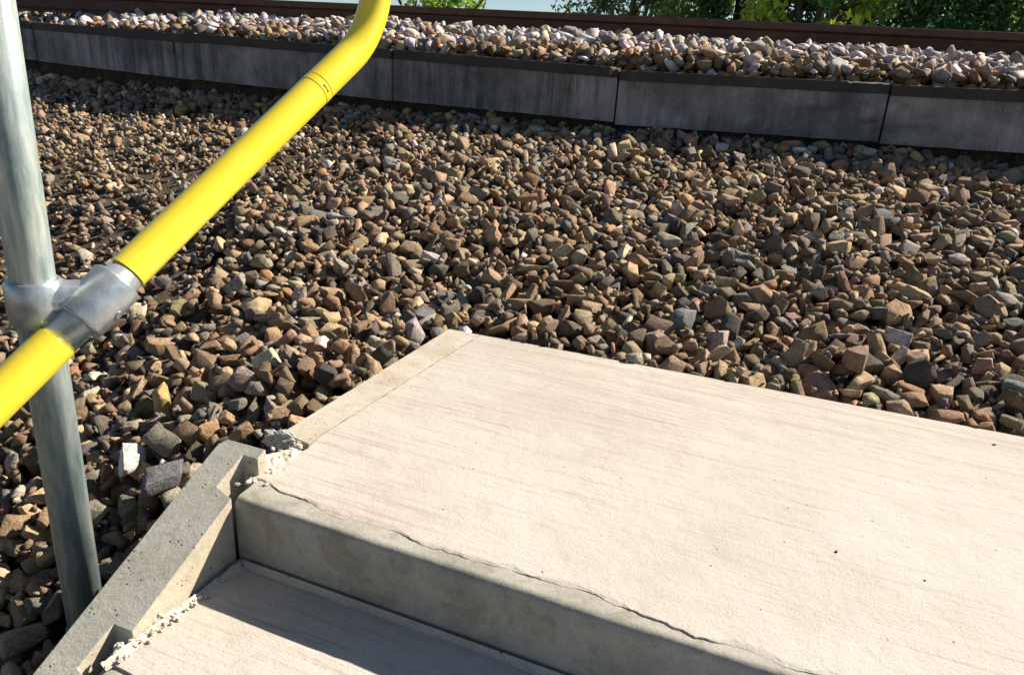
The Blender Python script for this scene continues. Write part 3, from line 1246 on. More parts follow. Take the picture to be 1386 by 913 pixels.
def np_mesh(name, verts, faces, k):
    me = bpy.data.meshes.new(name)
    me.vertices.add(len(verts))
    me.vertices.foreach_set('co', np.ascontiguousarray(verts, dtype=np.float32).ravel())
    nf = len(faces)
    me.loops.add(nf * k)
    me.loops.foreach_set('vertex_index', np.ascontiguousarray(faces, dtype=np.int32).ravel())
    me.polygons.add(nf)
    me.polygons.foreach_set('loop_start', np.arange(0, nf * k, k, dtype=np.int32))
    me.update(calc_edges=True)
    return me


me = np_mesh('ground', verts, quads, 4)
go = obj('ground', me, M['soil'], None, True)
go['kind'] = 'structure'


# ---------------------------------------------------------------- stone shapes
def make_stone(seed, cuts, bev, sub=False):
    r_ = random.Random(seed)
    bm = bmesh.new()
    bmesh.ops.create_cube(bm, size=2)
    ax = (1.0, r_.uniform(0.50, 0.95), r_.uniform(0.28, 0.74))
    for _ in range(cuts):
        n_ = Vector((r_.gauss(0, 1), r_.gauss(0, 1), r_.gauss(0, 1))).normalized()
        h = r_.uniform(0.50, 0.98)
        res = bmesh.ops.bisect_plane(bm, geom=list(bm.verts) + list(bm.edges) + list(bm.faces), plane_co=n_ * h, plane_no=n_, clear_outer=True)
        ce = [e for e in res['geom_cut'] if isinstance(e, bmesh.types.BMEdge)]
        if len(ce) > 2:
            try:
                bmesh.ops.contextual_create(bm, geom=ce)
            except Exception:
                pass
    bmesh.ops.remove_doubles(bm, verts=bm.verts, dist=0.06)
    for v in bm.verts:
        v.co.x *= ax[0]
        v.co.y *= ax[1]
        v.co.z *= ax[2]
        v.co += Vector((r_.uniform(-1, 1), r_.uniform(-1, 1), r_.uniform(-1, 1))) * 0.035
    if bev:
        bmesh.ops.bevel(bm, geom=list(bm.edges), offset=0.022, segments=1, affect='EDGES', profile=0.5)
        if sub:
            bmesh.ops.triangulate(bm, faces=bm.faces)
            bmesh.ops.subdivide_edges(bm, edges=[e for e in bm.edges if e.calc_length() > 0.38], cuts=1, use_grid_fill=True)
            for v in bm.verts:
                p = v.co
                v.co = p * (1 + 0.07 * noise.noise(p * 2.1 + Vector((seed, 0, 0))) + 0.05 * noise.noise(p * 5 + Vector((0, seed, 0))))
    bmesh.ops.triangulate(bm, faces=bm.faces)
    bmesh.ops.recalc_face_normals(bm, faces=bm.faces)
    vs = np.array([v.co[:] for v in bm.verts])
    # normalise to half length 1
    vs -= (vs.max(0) + vs.min(0)) / 2
    vs /= np.abs(vs).max()
    fs = np.array([[v.index for v in f.verts] for f in bm.faces])
    bm.free()
    return vs, fs


NS = 40
lo_shapes, hi_shapes = [], []
for i in range(NS):
    cuts = random.Random(i).randint(6, 10)
    lo_shapes.append(make_stone(i, cuts, False))
    hi_shapes.append(make_stone(i, cuts, True, True))


def rotm():
    q = rng.normal(size=4)
    q /= np.linalg.norm(q)
    w, x, y, z = q
    return np.array([[1 - 2 * (y * y + z * z), 2 * (x * y - z * w), 2 * (x * z + y * w)],
                     [2 * (x * y + z * w), 1 - 2 * (x * x + z * z), 2 * (y * z - x * w)],
                     [2 * (x * z - y * w), 2 * (y * z + x * w), 1 - 2 * (x * x + y * y)]])


GRID = 20


def bake(vs, fs):
    top = np.full((GRID, GRID), -np.inf)
    bot = np.full((GRID, GRID), np.inf)
    c = (np.arange(GRID) + 0.5) / GRID * 2 - 1
    GX, GY = np.meshgrid(c, c, indexing='ij')
    for f in fs:
        a, b, d = vs[f]
        den = (b[1] - d[1]) * (a[0] - d[0]) + (d[0] - b[0]) * (a[1] - d[1])
        if abs(den) < 1e-9:
            continue
        l1 = ((b[1] - d[1]) * (GX - d[0]) + (d[0] - b[0]) * (GY - d[1])) / den
        l2 = ((d[1] - a[1]) * (GX - d[0]) + (a[0] - d[0]) * (GY - d[1])) / den
        l3 = 1 - l1 - l2
        mk = (l1 >= -1e-6) & (l2 >= -1e-6) & (l3 >= -1e-6)
        z = l1 * a[2] + l2 * b[2] + l3 * d[2]
        top = np.where(mk, np.maximum(top, z), top)
        bot = np.where(mk, np.minimum(bot, z), bot)
    return top, bot


variants = []                       # (shape index, R, top, bottom)
for i in range(NS):
    for k in range(6):
        best = None
        for _ in range(3 if k > 2 else 1):          # prefer orientations lying fairly flat
            R = rotm()
            v = lo_shapes[i][0] @ R.T
            hgt = v[:, 2].max() - v[:, 2].min()
            if best is None or hgt < best[0]:
                best = (hgt, R)
        if k == 0:
            best = (0, rotm())
        R = best[1]
        v = lo_shapes[i][0] @ R.T
        t, b = bake(v, lo_shapes[i][1])
        variants.append((i, R, t, b))

# ---------------------------------------------------------------- deposition of stones on a height map
CELL = 0.005
X0, X1, Y0, Y1 = -4.7, 3.5, 0.3, 6.7
HX, HY = int((X1 - X0) / CELL), int((Y1 - Y0) / CELL)
cx_ = X0 + (np.arange(HX) + 0.5) * CELL
cy_ = Y0 + (np.arange(HY) + 0.5) * CELL
# evaluate on a coarse grid and enlarge
st = 4
XC, YC = np.meshgrid(cx_[::st], cy_[::st], indexing='ij')
GC, SC = soil_z(XC, YC)


def enlarge(a):
    return np.repeat(np.repeat(a, st, 0), st, 1)[:HX, :HY]


H = enlarge(SC).astype(np.float32)
GT = enlarge(GC).astype(np.float32)
DM = enlarge(dirt_mask(XC, YC)).astype(np.float32)
XF, YF = np.meshgrid(cx_, cy_, indexing='ij')
blocked = np.zeros((HX, HY), bool)


def inside(poly):
    """points of the grid inside a polygon"""
    res = np.zeros((HX, HY), bool)
    n_ = len(poly)
    for i in range(n_):
        x1, y1 = poly[i][:2]
        x2, y2 = poly[(i + 1) % n_][:2]
        if y1 == y2:
            continue
        cnd = ((YF >= min(y1, y2)) & (YF < max(y1, y2)))
        xi = x1 + (YF - y1) * (x2 - x1) / (y2 - y1)
        res ^= cnd & (XF < xi)
    return res


landing_poly = [NC, NR, BR, B0, L1, at(345, 612, ZL)]
blocked |= inside(landing_poly)
blocked |= inside([SL(a_out, b_tip), SL(a_out, -1.6), SL(RL, -1.6), SL(RL, 0), SL(0, 0), SL(a_r1 + .02, b_tip)])
tw = (np.interp(XF[:, 0], _wx, _wy)[:, None] - YF) * 0.945
blocked |= (tw > -0.115) & (tw < 0.012)
blocked |= (XF - post_xy[0]) ** 2 + (YF - post_xy[1]) ** 2 < 0.034 ** 2
# rail band
rs_ = (XF - base[0]) * rb[0] + (YF - base[1]) * rb[1]
blocked |= np.abs(rs_) < 0.04
H[blocked] = 50.0

# candidate cells that the picture (with a margin) can see
px, py, pw = projv(XC, YC, GC)
vis = (px > -260) & (px < 1640) & (py > -60) & (py < 1020) & (pw > 0.3)
tC = tdist(XC, YC)
rsC = (XC - base[0]) * rb[0] + (YC - base[1]) * rb[1]
vis &= rsC < 0.5
visf = vis
cand = np.argwhere(visf)
print('candidate area', len(cand) * (CELL * st) ** 2)

PAL = dict(
    brown=(0.27, 0.185, 0.108), tan=(0.42, 0.30, 0.18), grey=(0.27, 0.235, 0.19), dark=(0.12, 0.098, 0.078), rust=(0.34, 0.19, 0.10),
    red=(0.31, 0.20, 0.14), olive=(0.27, 0.22, 0.135), pale=(0.50, 0.43, 0.34), white=(0.60, 0.56, 0.56), pink=(0.47, 0.40, 0.40), slate=(0.19, 0.185, 0.175))
names = list(PAL)


def pick(wts):
    ks = list(wts)
    p = np.array([wts[k] for k in ks], float)
    return ks[rng.choice(len(ks), p=p / p.sum())]


FRONT = dict(brown=36, tan=24, grey=14, dark=10, rust=7, red=4, olive=6, pale=5, slate=3, white=1)
DIRT = dict(brown=30, tan=18, grey=18, dark=10, rust=6, red=4, olive=8, pale=8, white=2.5)
CLEAN = dict(pink=36, white=34, pale=12, grey=9, rust=3, brown=4, tan=3)
RUSTY = dict(rust=28, brown=28, tan=16, white=9, pink=7, pale=5, dark=8)

stones = []          # (variant, x, y, z, r, colourname, col, tier)


def place(i0, j0, r, vi, trials_sink=0.0, force=False):
    """try a stone centred at cell (i0,j0); returns z of centre or None"""
    n_ = max(2, int(round(2 * r / CELL)))
    a0, b0_ = i0 - n_ // 2, j0 - n_ // 2
    if a0 < 0 or b0_ < 0 or a0 + n_ >= HX or b0_ + n_ >= HY:
        return None
    ii = ((np.arange(n_) + 0.5) / n_ * GRID).astype(int)
    t, b = variants[vi][2], variants[vi][3]
    tt_ = t[np.ix_(ii, ii)] * r
    bb_ = b[np.ix_(ii, ii)] * r
    mk = np.isfinite(tt_)
    if not mk.any():
        return None
    hh = H[a0:a0 + n_, b0_:b0_ + n_]
    if (hh[mk] > 40).any() and not force:
        return None
    dlt = (hh - bb_)[mk]
    # rest on the three highest contacts, softened: lets stones nest into gaps
    k_ = max(1, int(len(dlt) * 0.10))
    z = np.partition(dlt, -k_)[-k_:].mean() - 0.10 * r
    return z, a0, b0_, n_, tt_, mk


def commit(res, r, vi, cname, col, tier):
    z, a0, b0_, n_, tt_, mk = res
    hh = H[a0:a0 + n_, b0_:b0_ + n_]
    new = np.where(mk, np.maximum(hh, tt_ + z), hh)
    H[a0:a0 + n_, b0_:b0_ + n_] = new
    x = X0 + (a0 + n_ / 2) * CELL
    y = Y0 + (b0_ + n_ / 2) * CELL
    stones.append((vi, x, y, float(z), r, cname, col, tier))


def colour(x, y, t, dm):
    if t < 0:
        f = (-t - 0.07) / 0.6 + 0.5 * fbm(np.array([x]), np.array([y]), 4.0, 6)[0]
        cn = pick(CLEAN if f > 0.38 else RUSTY)
    else:
        cn = pick(DIRT if dm > 0.4 else FRONT)
    c = np.array(PAL[cn]) * rng.uniform(0.48, 1.3) * (1 + rng.normal(size=3) * 0.04)
    return cn, tuple(np.clip(c, 0.02, 0.8))


coverage = 0.0
area = len(cand) * (CELL * st) ** 2
order = []
for phase, (cov, rmul, kind) in enumerate([(1.35, 1.0, 'main'), (0.62, 1.0, 'main'), (0.16, 0.55, 'small')]):
    got = 0.0
    while got < cov * area:
        k = rng.integers(len(cand))
        i, j = cand[k]
        i, j = i * st + rng.integers(st), j * st + rng.integers(st)
        if i >= HX or j >= HY or blocked[i, j]:
            got += 0.0006 * 0.5
            continue
        t = tw[i, j]
        dm = DM[i, j]
        if t < 0 and phase == 2:
            continue
        if t < 0:
            r = float(np.clip(rng.lognormal(math.log(0.030), 0.28), 0.014, 0.046))
        else:
            r = rmul * float(np.clip(rng.lognormal(math.log(0.0240 - 0.008 * dm), 0.42), 0.008, 0.048))
            if t > 1.1 and dm < 0.3:
                r *= 1.08
            if t > 2.15:
                r = min(r * 0.86, 0.031)
            r = min(r, 0.040)
            if dm > 0.35 and rng.random() < (0.75 if phase else 0.55):
                got += 0.5 * r * r * 2.2
                continue
        vi = int(rng.integers(len(variants)))
        best = None
        for _ in range(5):
            di, dj = rng.integers(-6, 7, 2)
            res = place(i + di, j + dj, r, vi)
            if res is None:
                continue
            ic, jc = min(max(i + di, 0), HX - 1), min(max(j + dj, 0), HY - 1)
            sc = res[0] - GT[ic, jc]
            if best is None or sc < best[0]:
                best = (sc, res)
        got += r * r * 2.2
        if best is None or best[0] > (0.030 if dm < 0.4 else 0.012):
            continue
        res = best[1]
        x, y = cx_[min(res[1] + res[3] // 2, HX - 1)], cy_[min(res[2] + res[3] // 2, HY - 1)]
        cn, c = colour(x, y, t, dm)
        commit(res, r, vi, cn, c, phase)
print('stones', len(stones))
# fines: small chips in the dirt area and between stones
nf_ = 0
while nf_ < 30000:
    k = rng.integers(len(cand))
    i, j = cand[k]
    i, j = i * st + rng.integers(st), j * st + rng.integers(st)
    nf_ += 1
    if i >= HX or j >= HY or blocked[i, j] or tw[i, j] < 0:
        continue
    if rng.random() > 0.12 + 0.88 * DM[i, j]:
        continue
    r = float(0.0035 + 0.011 * rng.random() ** 2)
    vi = int(rng.integers(len(variants)))
    res = place(i, j, r, vi)
    if res is None:
        continue
    cn, c = colour(cx_[i], cy_[j], 1, 1)
    commit(res, r, vi, cn, c, 2)
print('stones+fines', len(stones))

# ---------------------------------------------------------------- single remarkable stones
special = [
    ((220, 556), 0.031, 'ochre', (0.47, 0.31, 0.12), 'rounded ochre yellow stone lying in the gravel right of the steel post'),
    ((190, 624), 0.034, 'white', (0.72, 0.69, 0.64), 'chalky white pitted stone beside the upper end of the grey side kerb'),
    ((105, 350), 0.034, 'pale', (0.50, 0.44, 0.35), 'pale tan block of stone just right of the post above the clamp'),
    ((1062, 478), 0.037, 'olive', (0.25, 0.21, 0.145), 'tall pointed olive brown stone standing on end behind the landing'),
    ((1142, 524), 0.038, 'brown', (0.22, 0.145, 0.10), 'broad purplish brown stone against the back edge of the landing'),
    ((470, 488), 0.033, 'rust', (0.36, 0.19, 0.11), 'orange brown stone heaped near the left corner of the landing'),
    ((416, 480), 0.033, 'red', (0.30, 0.15, 0.085), 'long rust red stone left of the landing'),
    ((605, 335), 0.028, 'tan', (0.34, 0.24, 0.15), 'squarish tan stone on the slope above the landing corner'),
    ((990, 275), 0.034, 'tan', (0.40, 0.25, 0.15), 'long orange tan stone lying on top of the slope below the wall'),
    ((1243, 215), 0.033, 'tan', (0.40, 0.29, 0.17), 'sandy stone lit by the sun at the edge of the wall shadow'),
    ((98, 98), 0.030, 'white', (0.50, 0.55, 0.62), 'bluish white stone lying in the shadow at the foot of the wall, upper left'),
    ((468, 143), 0.030, 'white', (0.44, 0.46, 0.46), 'pale grey stone in the wall shadow just right of the yellow rail'),
    ((1180, 478), 0.030, 'brown', (0.26, 0.19, 0.13), 'blocky brown stone upright among darker stones behind the landing'),
    ((155, 640), 0.022, 'rust', (0.30, 0.17, 0.10), 'small rusty orange stone under the chalky white stone'),
    ((230, 655), 0.040, 'slate', (0.16, 0.16, 0.17), 'large dark slate grey stone against the side kerb'),
    ((23, 855), 0.036, 'brown', (0.33, 0.25, 0.19), 'knobbly light brown stone at the bottom left beside the post foot'),
    ((240, 590), 0.036, 'olive', (0.22, 0.21, 0.16), 'large grey green stone just below the ochre one'),
    ((320, 515), 0.027, 'grey', (0.27, 0.20, 0.18), 'rounded purplish grey stone halfway between post and landing'),
    ((1395, 540), 0.038, 'slate', (0.17, 0.18, 0.17), 'large grey green stone at the right edge behind the landing'),
    ((395, 295), 0.020, 'rust', (0.34, 0.20, 0.13), 'orange brown stone just right of the yellow rail'),
    ((345, 230), 0.030, 'grey', (0.20, 0.18, 0.15), 'grey angular stone left of the yellow rail, halfway up'),
    ((1000, 470), 0.026, 'white', (0.50, 0.47, 0.42), 'whitish flat stone in front of the pointed olive stone'),
]
_ext = []
for si_, R_, _, _ in variants:
    v_ = lo_shapes[si_][0] @ R_.T
    _ext.append((v_.max(0) - v_.min(0)) / 2)
_ext = np.array(_ext)
_mn = np.array([(lo_shapes[v_[0]][0].max(0) - lo_shapes[v_[0]][0].min(0)).min() / 2 for v_ in variants])
TALL = np.argsort(-(_ext[:, 2] - 0.6 * np.maximum(_ext[:, 0], _ext[:, 1])))[:8]
CHUNKY = np.argsort(-_mn)[:60]
FLAT = np.argsort(-(_ext[:, 0] - _ext[:, 2]))[:40]
for (sx, sy), r, cn, c, lab in special:
    z = None
    # march along the view ray to the height map
    v = ray(sx, sy)
    hit = None
    for s in np.arange(0.6, 8, 0.003):
        p = v * s
        i, j = int((p[0] - X0) / CELL), int((p[1] - Y0) / CELL)
        if 0 <= i < HX and 0 <= j < HY and H[i, j] < 40 and p[2] < H[i, j]:
            hit = (i, j)
            break
    if hit is None:
        print('special missed', lab)
        continue
    best = None
    for _ in range(30):
        di, dj = rng.integers(-4, 5, 2)
        vi = int(rng.integers(len(variants)))
        if 'pointed' in lab or 'upright' in lab:
            vi = int(rng.choice(TALL))
        elif 'long' in lab or 'flat' in lab:
            vi = int(rng.choice(FLAT))
        else:
            vi = int(rng.choice(CHUNKY))
        res = place(hit[0] + di, hit[1] + dj, r, vi)
        if res is None:
            continue
        sc = res[0] - GT[hit[0] + di, hit[1] + dj]
        if best is None or sc < best[0]:
            best = (sc, res, vi)
    if best is None:
        print('special blocked', lab)
        continue
    res = list(best[1])
    res[0] -= 0.08 * r
    commit(tuple(res), r, best[2], 'special|' + lab, c, 3)

# ---------------------------------------------------------------- choose the 300 largest in the picture
arr = np.array([(s[1], s[2], s[3], s[4]) for s in stones])
qx, qy, qw = projv(arr[:, 0], arr[:, 1], arr[:, 2])
ii = np.clip(((arr[:, 0] - X0) / CELL).astype(int), 0, HX - 1)
jj = np.clip(((arr[:, 1] - Y0) / CELL).astype(int), 0, HY - 1)
expo = (H[ii, jj] - arr[:, 2]) / arr[:, 3]          # how deeply buried the centre is
size = arr[:, 3] / qw
okv = (qx > 5) & (qx < 1380) & (qy > 5) & (qy < 905) & (expo < 1.0) & (H[ii, jj] < 40)
# hidden behind post / rail tubes: leave as is
size = np.where(okv, size, 0)
is_sp = np.array([s[5].startswith('special') for s in stones])
score = size + is_sp * 10
chosen = set(np.argsort(-score)[:292].tolist())


def place_words(x, y, qx_, qy_):
    t = float(tdist(x, y))
    rel = float((x - NC[0]) * E1[0] + (y - NC[1]) * E1[1])
    if t < 0:
        return 'on the track bed above the wall'
    if qy_ > 445 + 0.19 * (qx_ - 608) - 70 and qx_ > 600:
        return 'against the back edge of the landing'
    if qx_ > 600:
        return 'on the open slope between landing and wall'
    if x > post_xy[0] + 0.02:
        if qy_ > 560:
            return 'between the steel post and the side kerb'
        return 'beside the left edge of the landing'
    return 'left of the steel post'


LM = [((608, 445), 'the left corner of the landing'), ((840, 490), 'the left half of the back edge'), ((1050, 530), 'the pointed olive stone behind the landing'), ((1240, 560), 'the small dark spot on the back edge'),
      ((1370, 575), 'the right end of the back edge'), ((480, 515), 'the middle of the smooth border strip'), ((385, 575), 'the broken lump by the border strip'), ((300, 595), 'the upper tip of the side kerb'),
      ((190, 624), 'the chalky white stone'), ((220, 556), 'the ochre stone'), ((195, 720), 'the outer side of the grey kerb'), ((75, 860), 'the foot of the steel post'), ((20, 700), 'the left frame edge below the clamp'),
      ((90, 600), 'the part of the post under the yellow rail'), ((190, 430), 'the clamp sleeve'), ((30, 330), 'the post above the clamp'), ((300, 330), 'the lower right side of the yellow rail'),
      ((330, 200), 'the upper left side of the yellow rail'), ((450, 160), 'the coupling ring of the yellow rail'), ((480, 380), 'the open gravel left of the landing corner'), ((640, 300), 'the middle of the slope'),
      ((820, 380), "the slope above the back edge's left half"), ((1000, 300), 'the middle of the slope, right half'), ((1200, 390), 'the slope behind the landing, right of centre'),
      ((1350, 400), 'the right frame edge, halfway down the slope'), ((1230, 230), 'the foot of the wall joint furthest right'), ((840, 200), 'the foot of the wall joint in the centre'), ((1350, 230), 'the right end of the wall foot'),
      ((600, 170), 'the wall foot right of the yellow rail'), ((150, 130), 'the wall foot beside the post'), ((1300, 90), 'the right end of the pale track ballast'), ((1050, 75), 'the rail above the cracked coping'),
      ((840, 75), 'the track bed above the centre wall joint'), ((650, 50), 'the patch of sky behind the rail'), ((300, 25), 'the track bed left of the yellow rail bend')]
ORD = ['nearest', 'second nearest', 'third nearest', 'fourth nearest', 'fifth nearest', 'sixth nearest', 'seventh nearest', 'eighth nearest', 'ninth nearest', 'tenth nearest', 'eleventh nearest', 'twelfth nearest']
_by = {}
for k in chosen:
    if is_sp[k]:
        continue
    ds = [math.hypot(qx[k] - l[0][0], qy[k] - l[0][1]) for l in LM]
    li = int(np.argmin(ds))
    _by.setdefault((stones[k][5], li), []).append((ds[li], k))
RANK = {}
for (cn_, li), lst in _by.items():
    for r_i, (_, k) in enumerate(sorted(lst)):
        RANK[k] = (r_i, LM[li][1])

CN = dict(brown='brown', tan='tan', grey='grey', dark='very dark', rust='rusty orange', red='reddish', olive='olive brown', pale='pale cream', white='whitish', pink='pinkish', slate='slate grey')
meshes = {}
for n_, k in enumerate(sorted(chosen)):
    vi, x, y, z, r, cn, c, tier = stones[k]
    si = variants[vi][0]
    if si not in meshes:
        me = np_mesh('stone_shape', hi_shapes[si][0], hi_shapes[si][1], 3)
        me.materials.append(M['stone_o'])
        meshes[si] = me
    o = bpy.data.objects.new('ballast_stone', meshes[si])
    C.objects.link(o)
    o.matrix_world = Matrix.Translation((x, y, z)) @ Matrix([list(rw_) for rw_ in variants[vi][1]]).to_4x4() @ Matrix.Scale(r, 4)
    o.color = (*c, 1)
    if cn.startswith('special'):
        o['label'] = cn.split('|')[1]
        o['category'] = 'stone'
    else:
        rk = RANK[k]
        o['label'] = '%s large %s stone to %s' % (ORD[min(rk[0], 11)], CN[cn], rk[1])
        o['category'] = 'stone'
        o['group'] = '%s ballast stones %s' % (CN[cn], place_words(x, y, qx[k], qy[k]))

# everything else joined: one object for the loose slope, one for the track bed
tone_names = []


def join_stones(name, keys, label):
    V, F, T = [], [], []
    off = 0
    for k in keys:
        vi, x, y, z, r, cn, c, tier = stones[k]
        si, R = variants[vi][0], variants[vi][1]
        big = (r / qw[k]) > 0.0125 and 0 < qw[k] and expo[k] < 1.3 and r > 0.015
        vs, fs = (hi_shapes if big else lo_shapes)[si]
        v = (vs @ R.T) * r + np.array([x, y, z])
        V.append(v)
        F.append(fs + off)
        off += len(v)
        T.append(np.repeat(np.array([[*c, 1.0]]), len(v), 0))
    V, F, T = np.concatenate(V), np.concatenate(F), np.concatenate(T)
    me = np_mesh(name, V, F, 3)
    at_ = me.color_attributes.new('tone', 'FLOAT_COLOR', 'POINT')
    at_.data.foreach_set('color', T.astype(np.float32).ravel())
    o = obj(name, me, M['stone'])
    o['kind'] = 'stuff'
    o['label'] = label
    o['category'] = 'ballast'
    print(name, len(F))
    return o


rest = [k for k in range(len(stones)) if k not in chosen]
join_stones('slope_ballast', [k for k in rest if tdist(arr[k, 0], arr[k, 1]) >= 0], 'brown and grey crushed stone ballast covering the slope below the wall')
join_stones('track_ballast', [k for k in rest if tdist(arr[k, 0], arr[k, 1]) < 0], 'clean pinkish white crushed stone ballast between wall and rail')


# ---------------------------------------------------------------- grit on the landing
for (gx_, gy_), sz, lab in [((1346, 601), (0.0055, 0.0028, 0.002), 'small elongated dark speck of grit near the back edge, far right of the landing'),
                            ((1132, 746), (0.0024, 0.0022, 0.002), 'tiny dark round speck of grit in the middle of the landing'),
                            ((1252, 785), (0.0016, 0.0015, 0.0012), 'tiny dark speck of grit lower right on the landing')]:
    o = obj('grit', lump(at(gx_, gy_, ZL + sz[2] * 0.6), sz, gx_, 0.5, sub=2, rot=0.5), M['dark'])
    o['label'] = lab
    o['category'] = 'grit'

# ---------------------------------------------------------------- bits of plant litter
def surf(px_, py_):
    v = ray(px_, py_)
    for s_ in np.arange(0.6, 8, 0.003):
        p = v * s_
        i, j = int((p[0] - X0) / CELL), int((p[1] - Y0) / CELL)
        if 0 <= i < HX and 0 <= j < HY and H[i, j] < 40 and p[2] < H[i, j]:
            return np.array([p[0], p[1], float(H[i, j])])
    return None


leafm = mat_plain('fresh_leaf', (0.20, 0.34, 0.05), 0.5, amp=0.2)
dry = mat_plain('dry_stem', (0.30, 0.20, 0.10), 0.8)
for (lx, ly), cat, lab, mm, sz in [((1077, 521), 'leaf', 'small fresh green leaf caught between stones at the back edge of the landing', leafm, 0.014),
                                  ((720, 300), 'leaf', 'curled dry brown leaf lying on the slope above the landing', dry, 0.012),
                                  ((300, 455), 'leaf', 'small dry leaf among the stones left of the landing', dry, 0.010)]:
    p = surf(lx, ly)
    if p is None:
        continue
    bm = bmesh.new()
    rows = []
    for i in range(9):
        u_ = i / 8
        w_ = sz * 0.42 * sin(pi * u_ ** 0.8) + 0.0003
        rows.append([bm.verts.new((p[0] + (u_ - 0.5) * 2 * sz, p[1] + q_ * w_, p[2] + 0.002 + 0.004 * q_ * q_ + 0.004 * sin(u_ * 3))) for q_ in (-1, 0, 1)])
    for a, b in zip(rows, rows[1:]):
        for j in range(2):
            bm.faces.new((a[j], a[j + 1], b[j + 1], b[j]))
    ret = bmesh.ops.extrude_face_region(bm, geom=list(bm.faces))
    for v_ in [g_ for g_ in ret['geom'] if isinstance(g_, bmesh.types.BMVert)]:
        v_.co.z += 0.0004
    o = obj('fallen_leaf', bm, mm)
    o['label'] = lab
    o['category'] = cat
for (lx, ly), ang, ln, lab in [((205, 515), 1.2, 0.06, 'thin dry stem standing among stones above the ochre stone'), ((1010, 395), 0.4, 0.05, 'thin dry twig lying on the slope behind the landing'),
                               ((520, 350), 2.2, 0.055, 'thin dry twig lying on the slope left of the landing corner'), ((250, 330), 0.2, 0.05, 'thin dry twig lying on the dirt near the yellow rail')]:
    p = surf(lx, ly)
    if p is None:
        continue
    pts_ = [p + np.array([cos(ang) * ln * f, sin(ang) * ln * f, 0.004 + 0.02 * sin(f * 2.6) + (0.02 * f if ang == 1.2 else 0)]) + rng.normal(size=3) * 0.0008 for f in np.linspace(0, 1, 7)]
    o = obj('dry_twig', tube(pts_, [0.0011 - 0.0001 * k for k in range(7)], 6), dry)
    o['label'] = lab
    o['category'] = 'twig'

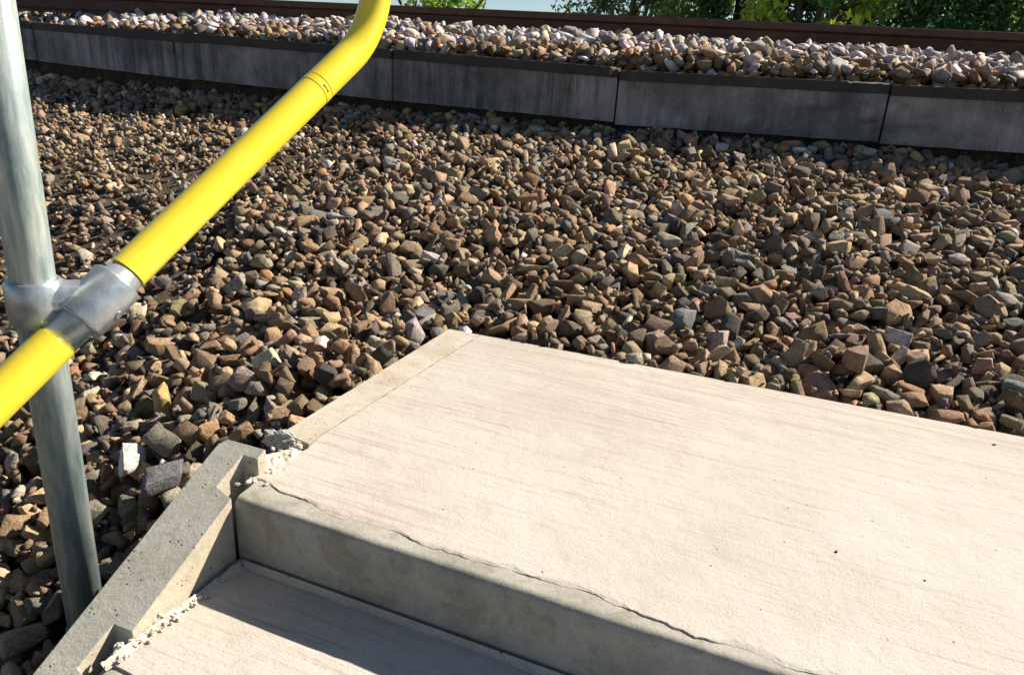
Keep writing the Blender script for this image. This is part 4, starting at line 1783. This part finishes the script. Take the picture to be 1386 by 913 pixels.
# ---------------------------------------------------------------- trees behind the line
def tree(name, label, base_pt, height, spread, tones, leaf, count, seed, density_gap=0.35):
    r_ = np.random.default_rng(seed)
    t = empty(name, label, 'tree', 'trees and bushes behind the railway')
    t.location = base_pt
    # trunk with limbs
    bm = bmesh.new()
    tips = []
    for s_ in range(4):
        ang = r_.uniform(0, 2 * pi)
        lean = r_.uniform(0.1, 0.45)
        p = np.array([0.0, 0.0, -0.2])
        pathp = [p.copy()]
        for q_ in range(5):
            p = p + np.array([cos(ang) * lean * spread * 0.3, sin(ang) * lean * spread * 0.3, height * 0.17]) + r_.normal(size=3) * 0.06
            pathp.append(p.copy())
        tube(pathp, [0.09 * height / 3 * (1 - 0.15 * k_) for k_ in range(6)], 8, bm)
        tips.append(pathp)
        for b_ in range(4):
            st_ = pathp[2 + b_ % 4]
            d_ = r_.normal(size=3)
            d_[2] = abs(d_[2]) * 0.7 + 0.3
            d_ /= np.linalg.norm(d_)
            tube([st_, st_ + d_ * spread * 0.35, st_ + d_ * spread * 0.65 + np.array([0, 0, 0.1])], [0.03, 0.018, 0.008], 6, bm)
    obj('trunk', bm, M['bark'], t)
    # crown: leaves in clumps
    nc = 90
    th = r_.uniform(0, 2 * pi, nc)
    rr_ = np.sqrt(r_.uniform(0.05, 1, nc)) * spread
    zz = r_.uniform(0.12, 1.0, nc) * height
    sh_ = np.sqrt(np.clip(1 - ((zz / height - 0.5) / 0.62) ** 2, 0.05, 1))
    cc = np.stack([cos_(th) * rr_ * sh_, sin_(th) * rr_ * sh_, zz], -1)
    cs_ = r_.uniform(0.16, 0.42, nc) * spread * 0.55
    cl = r_.integers(0, nc, count)
    off = r_.normal(size=(count, 3)) * cs_[cl][:, None] * 0.62
    pos = cc[cl] + off
    pos[:, 2] = np.maximum(pos[:, 2], 0.02)
    u = r_.normal(size=(count, 3))
    u /= np.linalg.norm(u, axis=1)[:, None]
    w = r_.normal(size=(count, 3))
    w -= u * (w * u).sum(1)[:, None]
    w /= np.linalg.norm(w, axis=1)[:, None]
    sz = leaf * r_.uniform(0.6, 1.3, count)
    nrm_ = np.cross(u, w)
    a = pos - u * sz[:, None]
    b = pos + w * (sz * 0.45)[:, None] + nrm_ * (sz * 0.12)[:, None]
    c = pos + u * sz[:, None]
    d = pos - w * (sz * 0.45)[:, None] + nrm_ * (sz * 0.12)[:, None]
    V = np.stack([a, b, c, d], 1).reshape(-1, 3)
    F = np.arange(count * 4).reshape(-1, 4)
    me = np_mesh('crown', V, F, 4)
    tn = np.array(tones)
    pickt = tn[(r_.integers(0, len(tn), nc))[cl]] * r_.uniform(0.7, 1.3, count)[:, None]
    col = np.concatenate([pickt, np.ones((count, 1))], 1)
    at_ = me.color_attributes.new('tone', 'FLOAT_COLOR', 'POINT')
    at_.data.foreach_set('color', np.repeat(col, 4, 0).astype(np.float32).ravel())
    o = obj('crown', me, M['leaf'], t)
    return t


cos_, sin_ = np.cos, np.sin


def tp(px_, dist):
    v = ray(px_, 60)
    v = v / np.linalg.norm(v[:2]) * dist
    return (float(v[0]), float(v[1]), -0.9)


DG = [(0.075, 0.18, 0.065), (0.06, 0.15, 0.07), (0.11, 0.22, 0.06)]
MG = [(0.27, 0.42, 0.09), (0.20, 0.35, 0.09), (0.36, 0.50, 0.10)]
YG = [(0.60, 0.72, 0.10), (0.66, 0.74, 0.14), (0.45, 0.60, 0.09)]
PG = [(0.26, 0.34, 0.13), (0.20, 0.29, 0.12), (0.30, 0.38, 0.16)]
tree('leafy_bush', 'low bush top peeking over the rail right of the yellow rail bend', tp(590, 15), 2.25, 1.1, MG, 0.055, 9000, 1)
tree('leafy_bush', 'wispy pale green bush at the edge of the open sky', tp(850, 13), 2.55, 1.15, PG, 0.05, 8000, 2)
tree('leafy_bush', 'mid green bush between the wispy bush and the bright leaved one', tp(935, 14.5), 3.4, 1.2, MG + PG, 0.05, 14000, 3)
tree('leafy_bush', 'dark leaved tree standing left of the bright yellow green one', tp(1000, 13), 4.0, 1.1, DG + MG, 0.055, 20000, 4)
tree('leafy_bush', 'bright yellow green large leaved bush catching the sun', tp(1090, 10.5), 3.2, 0.95, YG + MG, 0.06, 13000, 5)
tree('leafy_tree', 'dark green dense tree right of the bright bush', tp(1190, 13), 4.6, 1.7, DG, 0.05, 30000, 6)
tree('leafy_tree', 'dark green dense tree at the right edge behind the rail', tp(1370, 12.5), 4.6, 1.8, DG, 0.05, 30000, 7)
tree('leafy_tree', 'blue green tree furthest back behind the dark ones', tp(1280, 17), 5.0, 2.2, DG + MG, 0.06, 24000, 8)
for o in bpy.data.objects:
    if o.type == 'EMPTY' and o.name.startswith('leafy'):
        pass
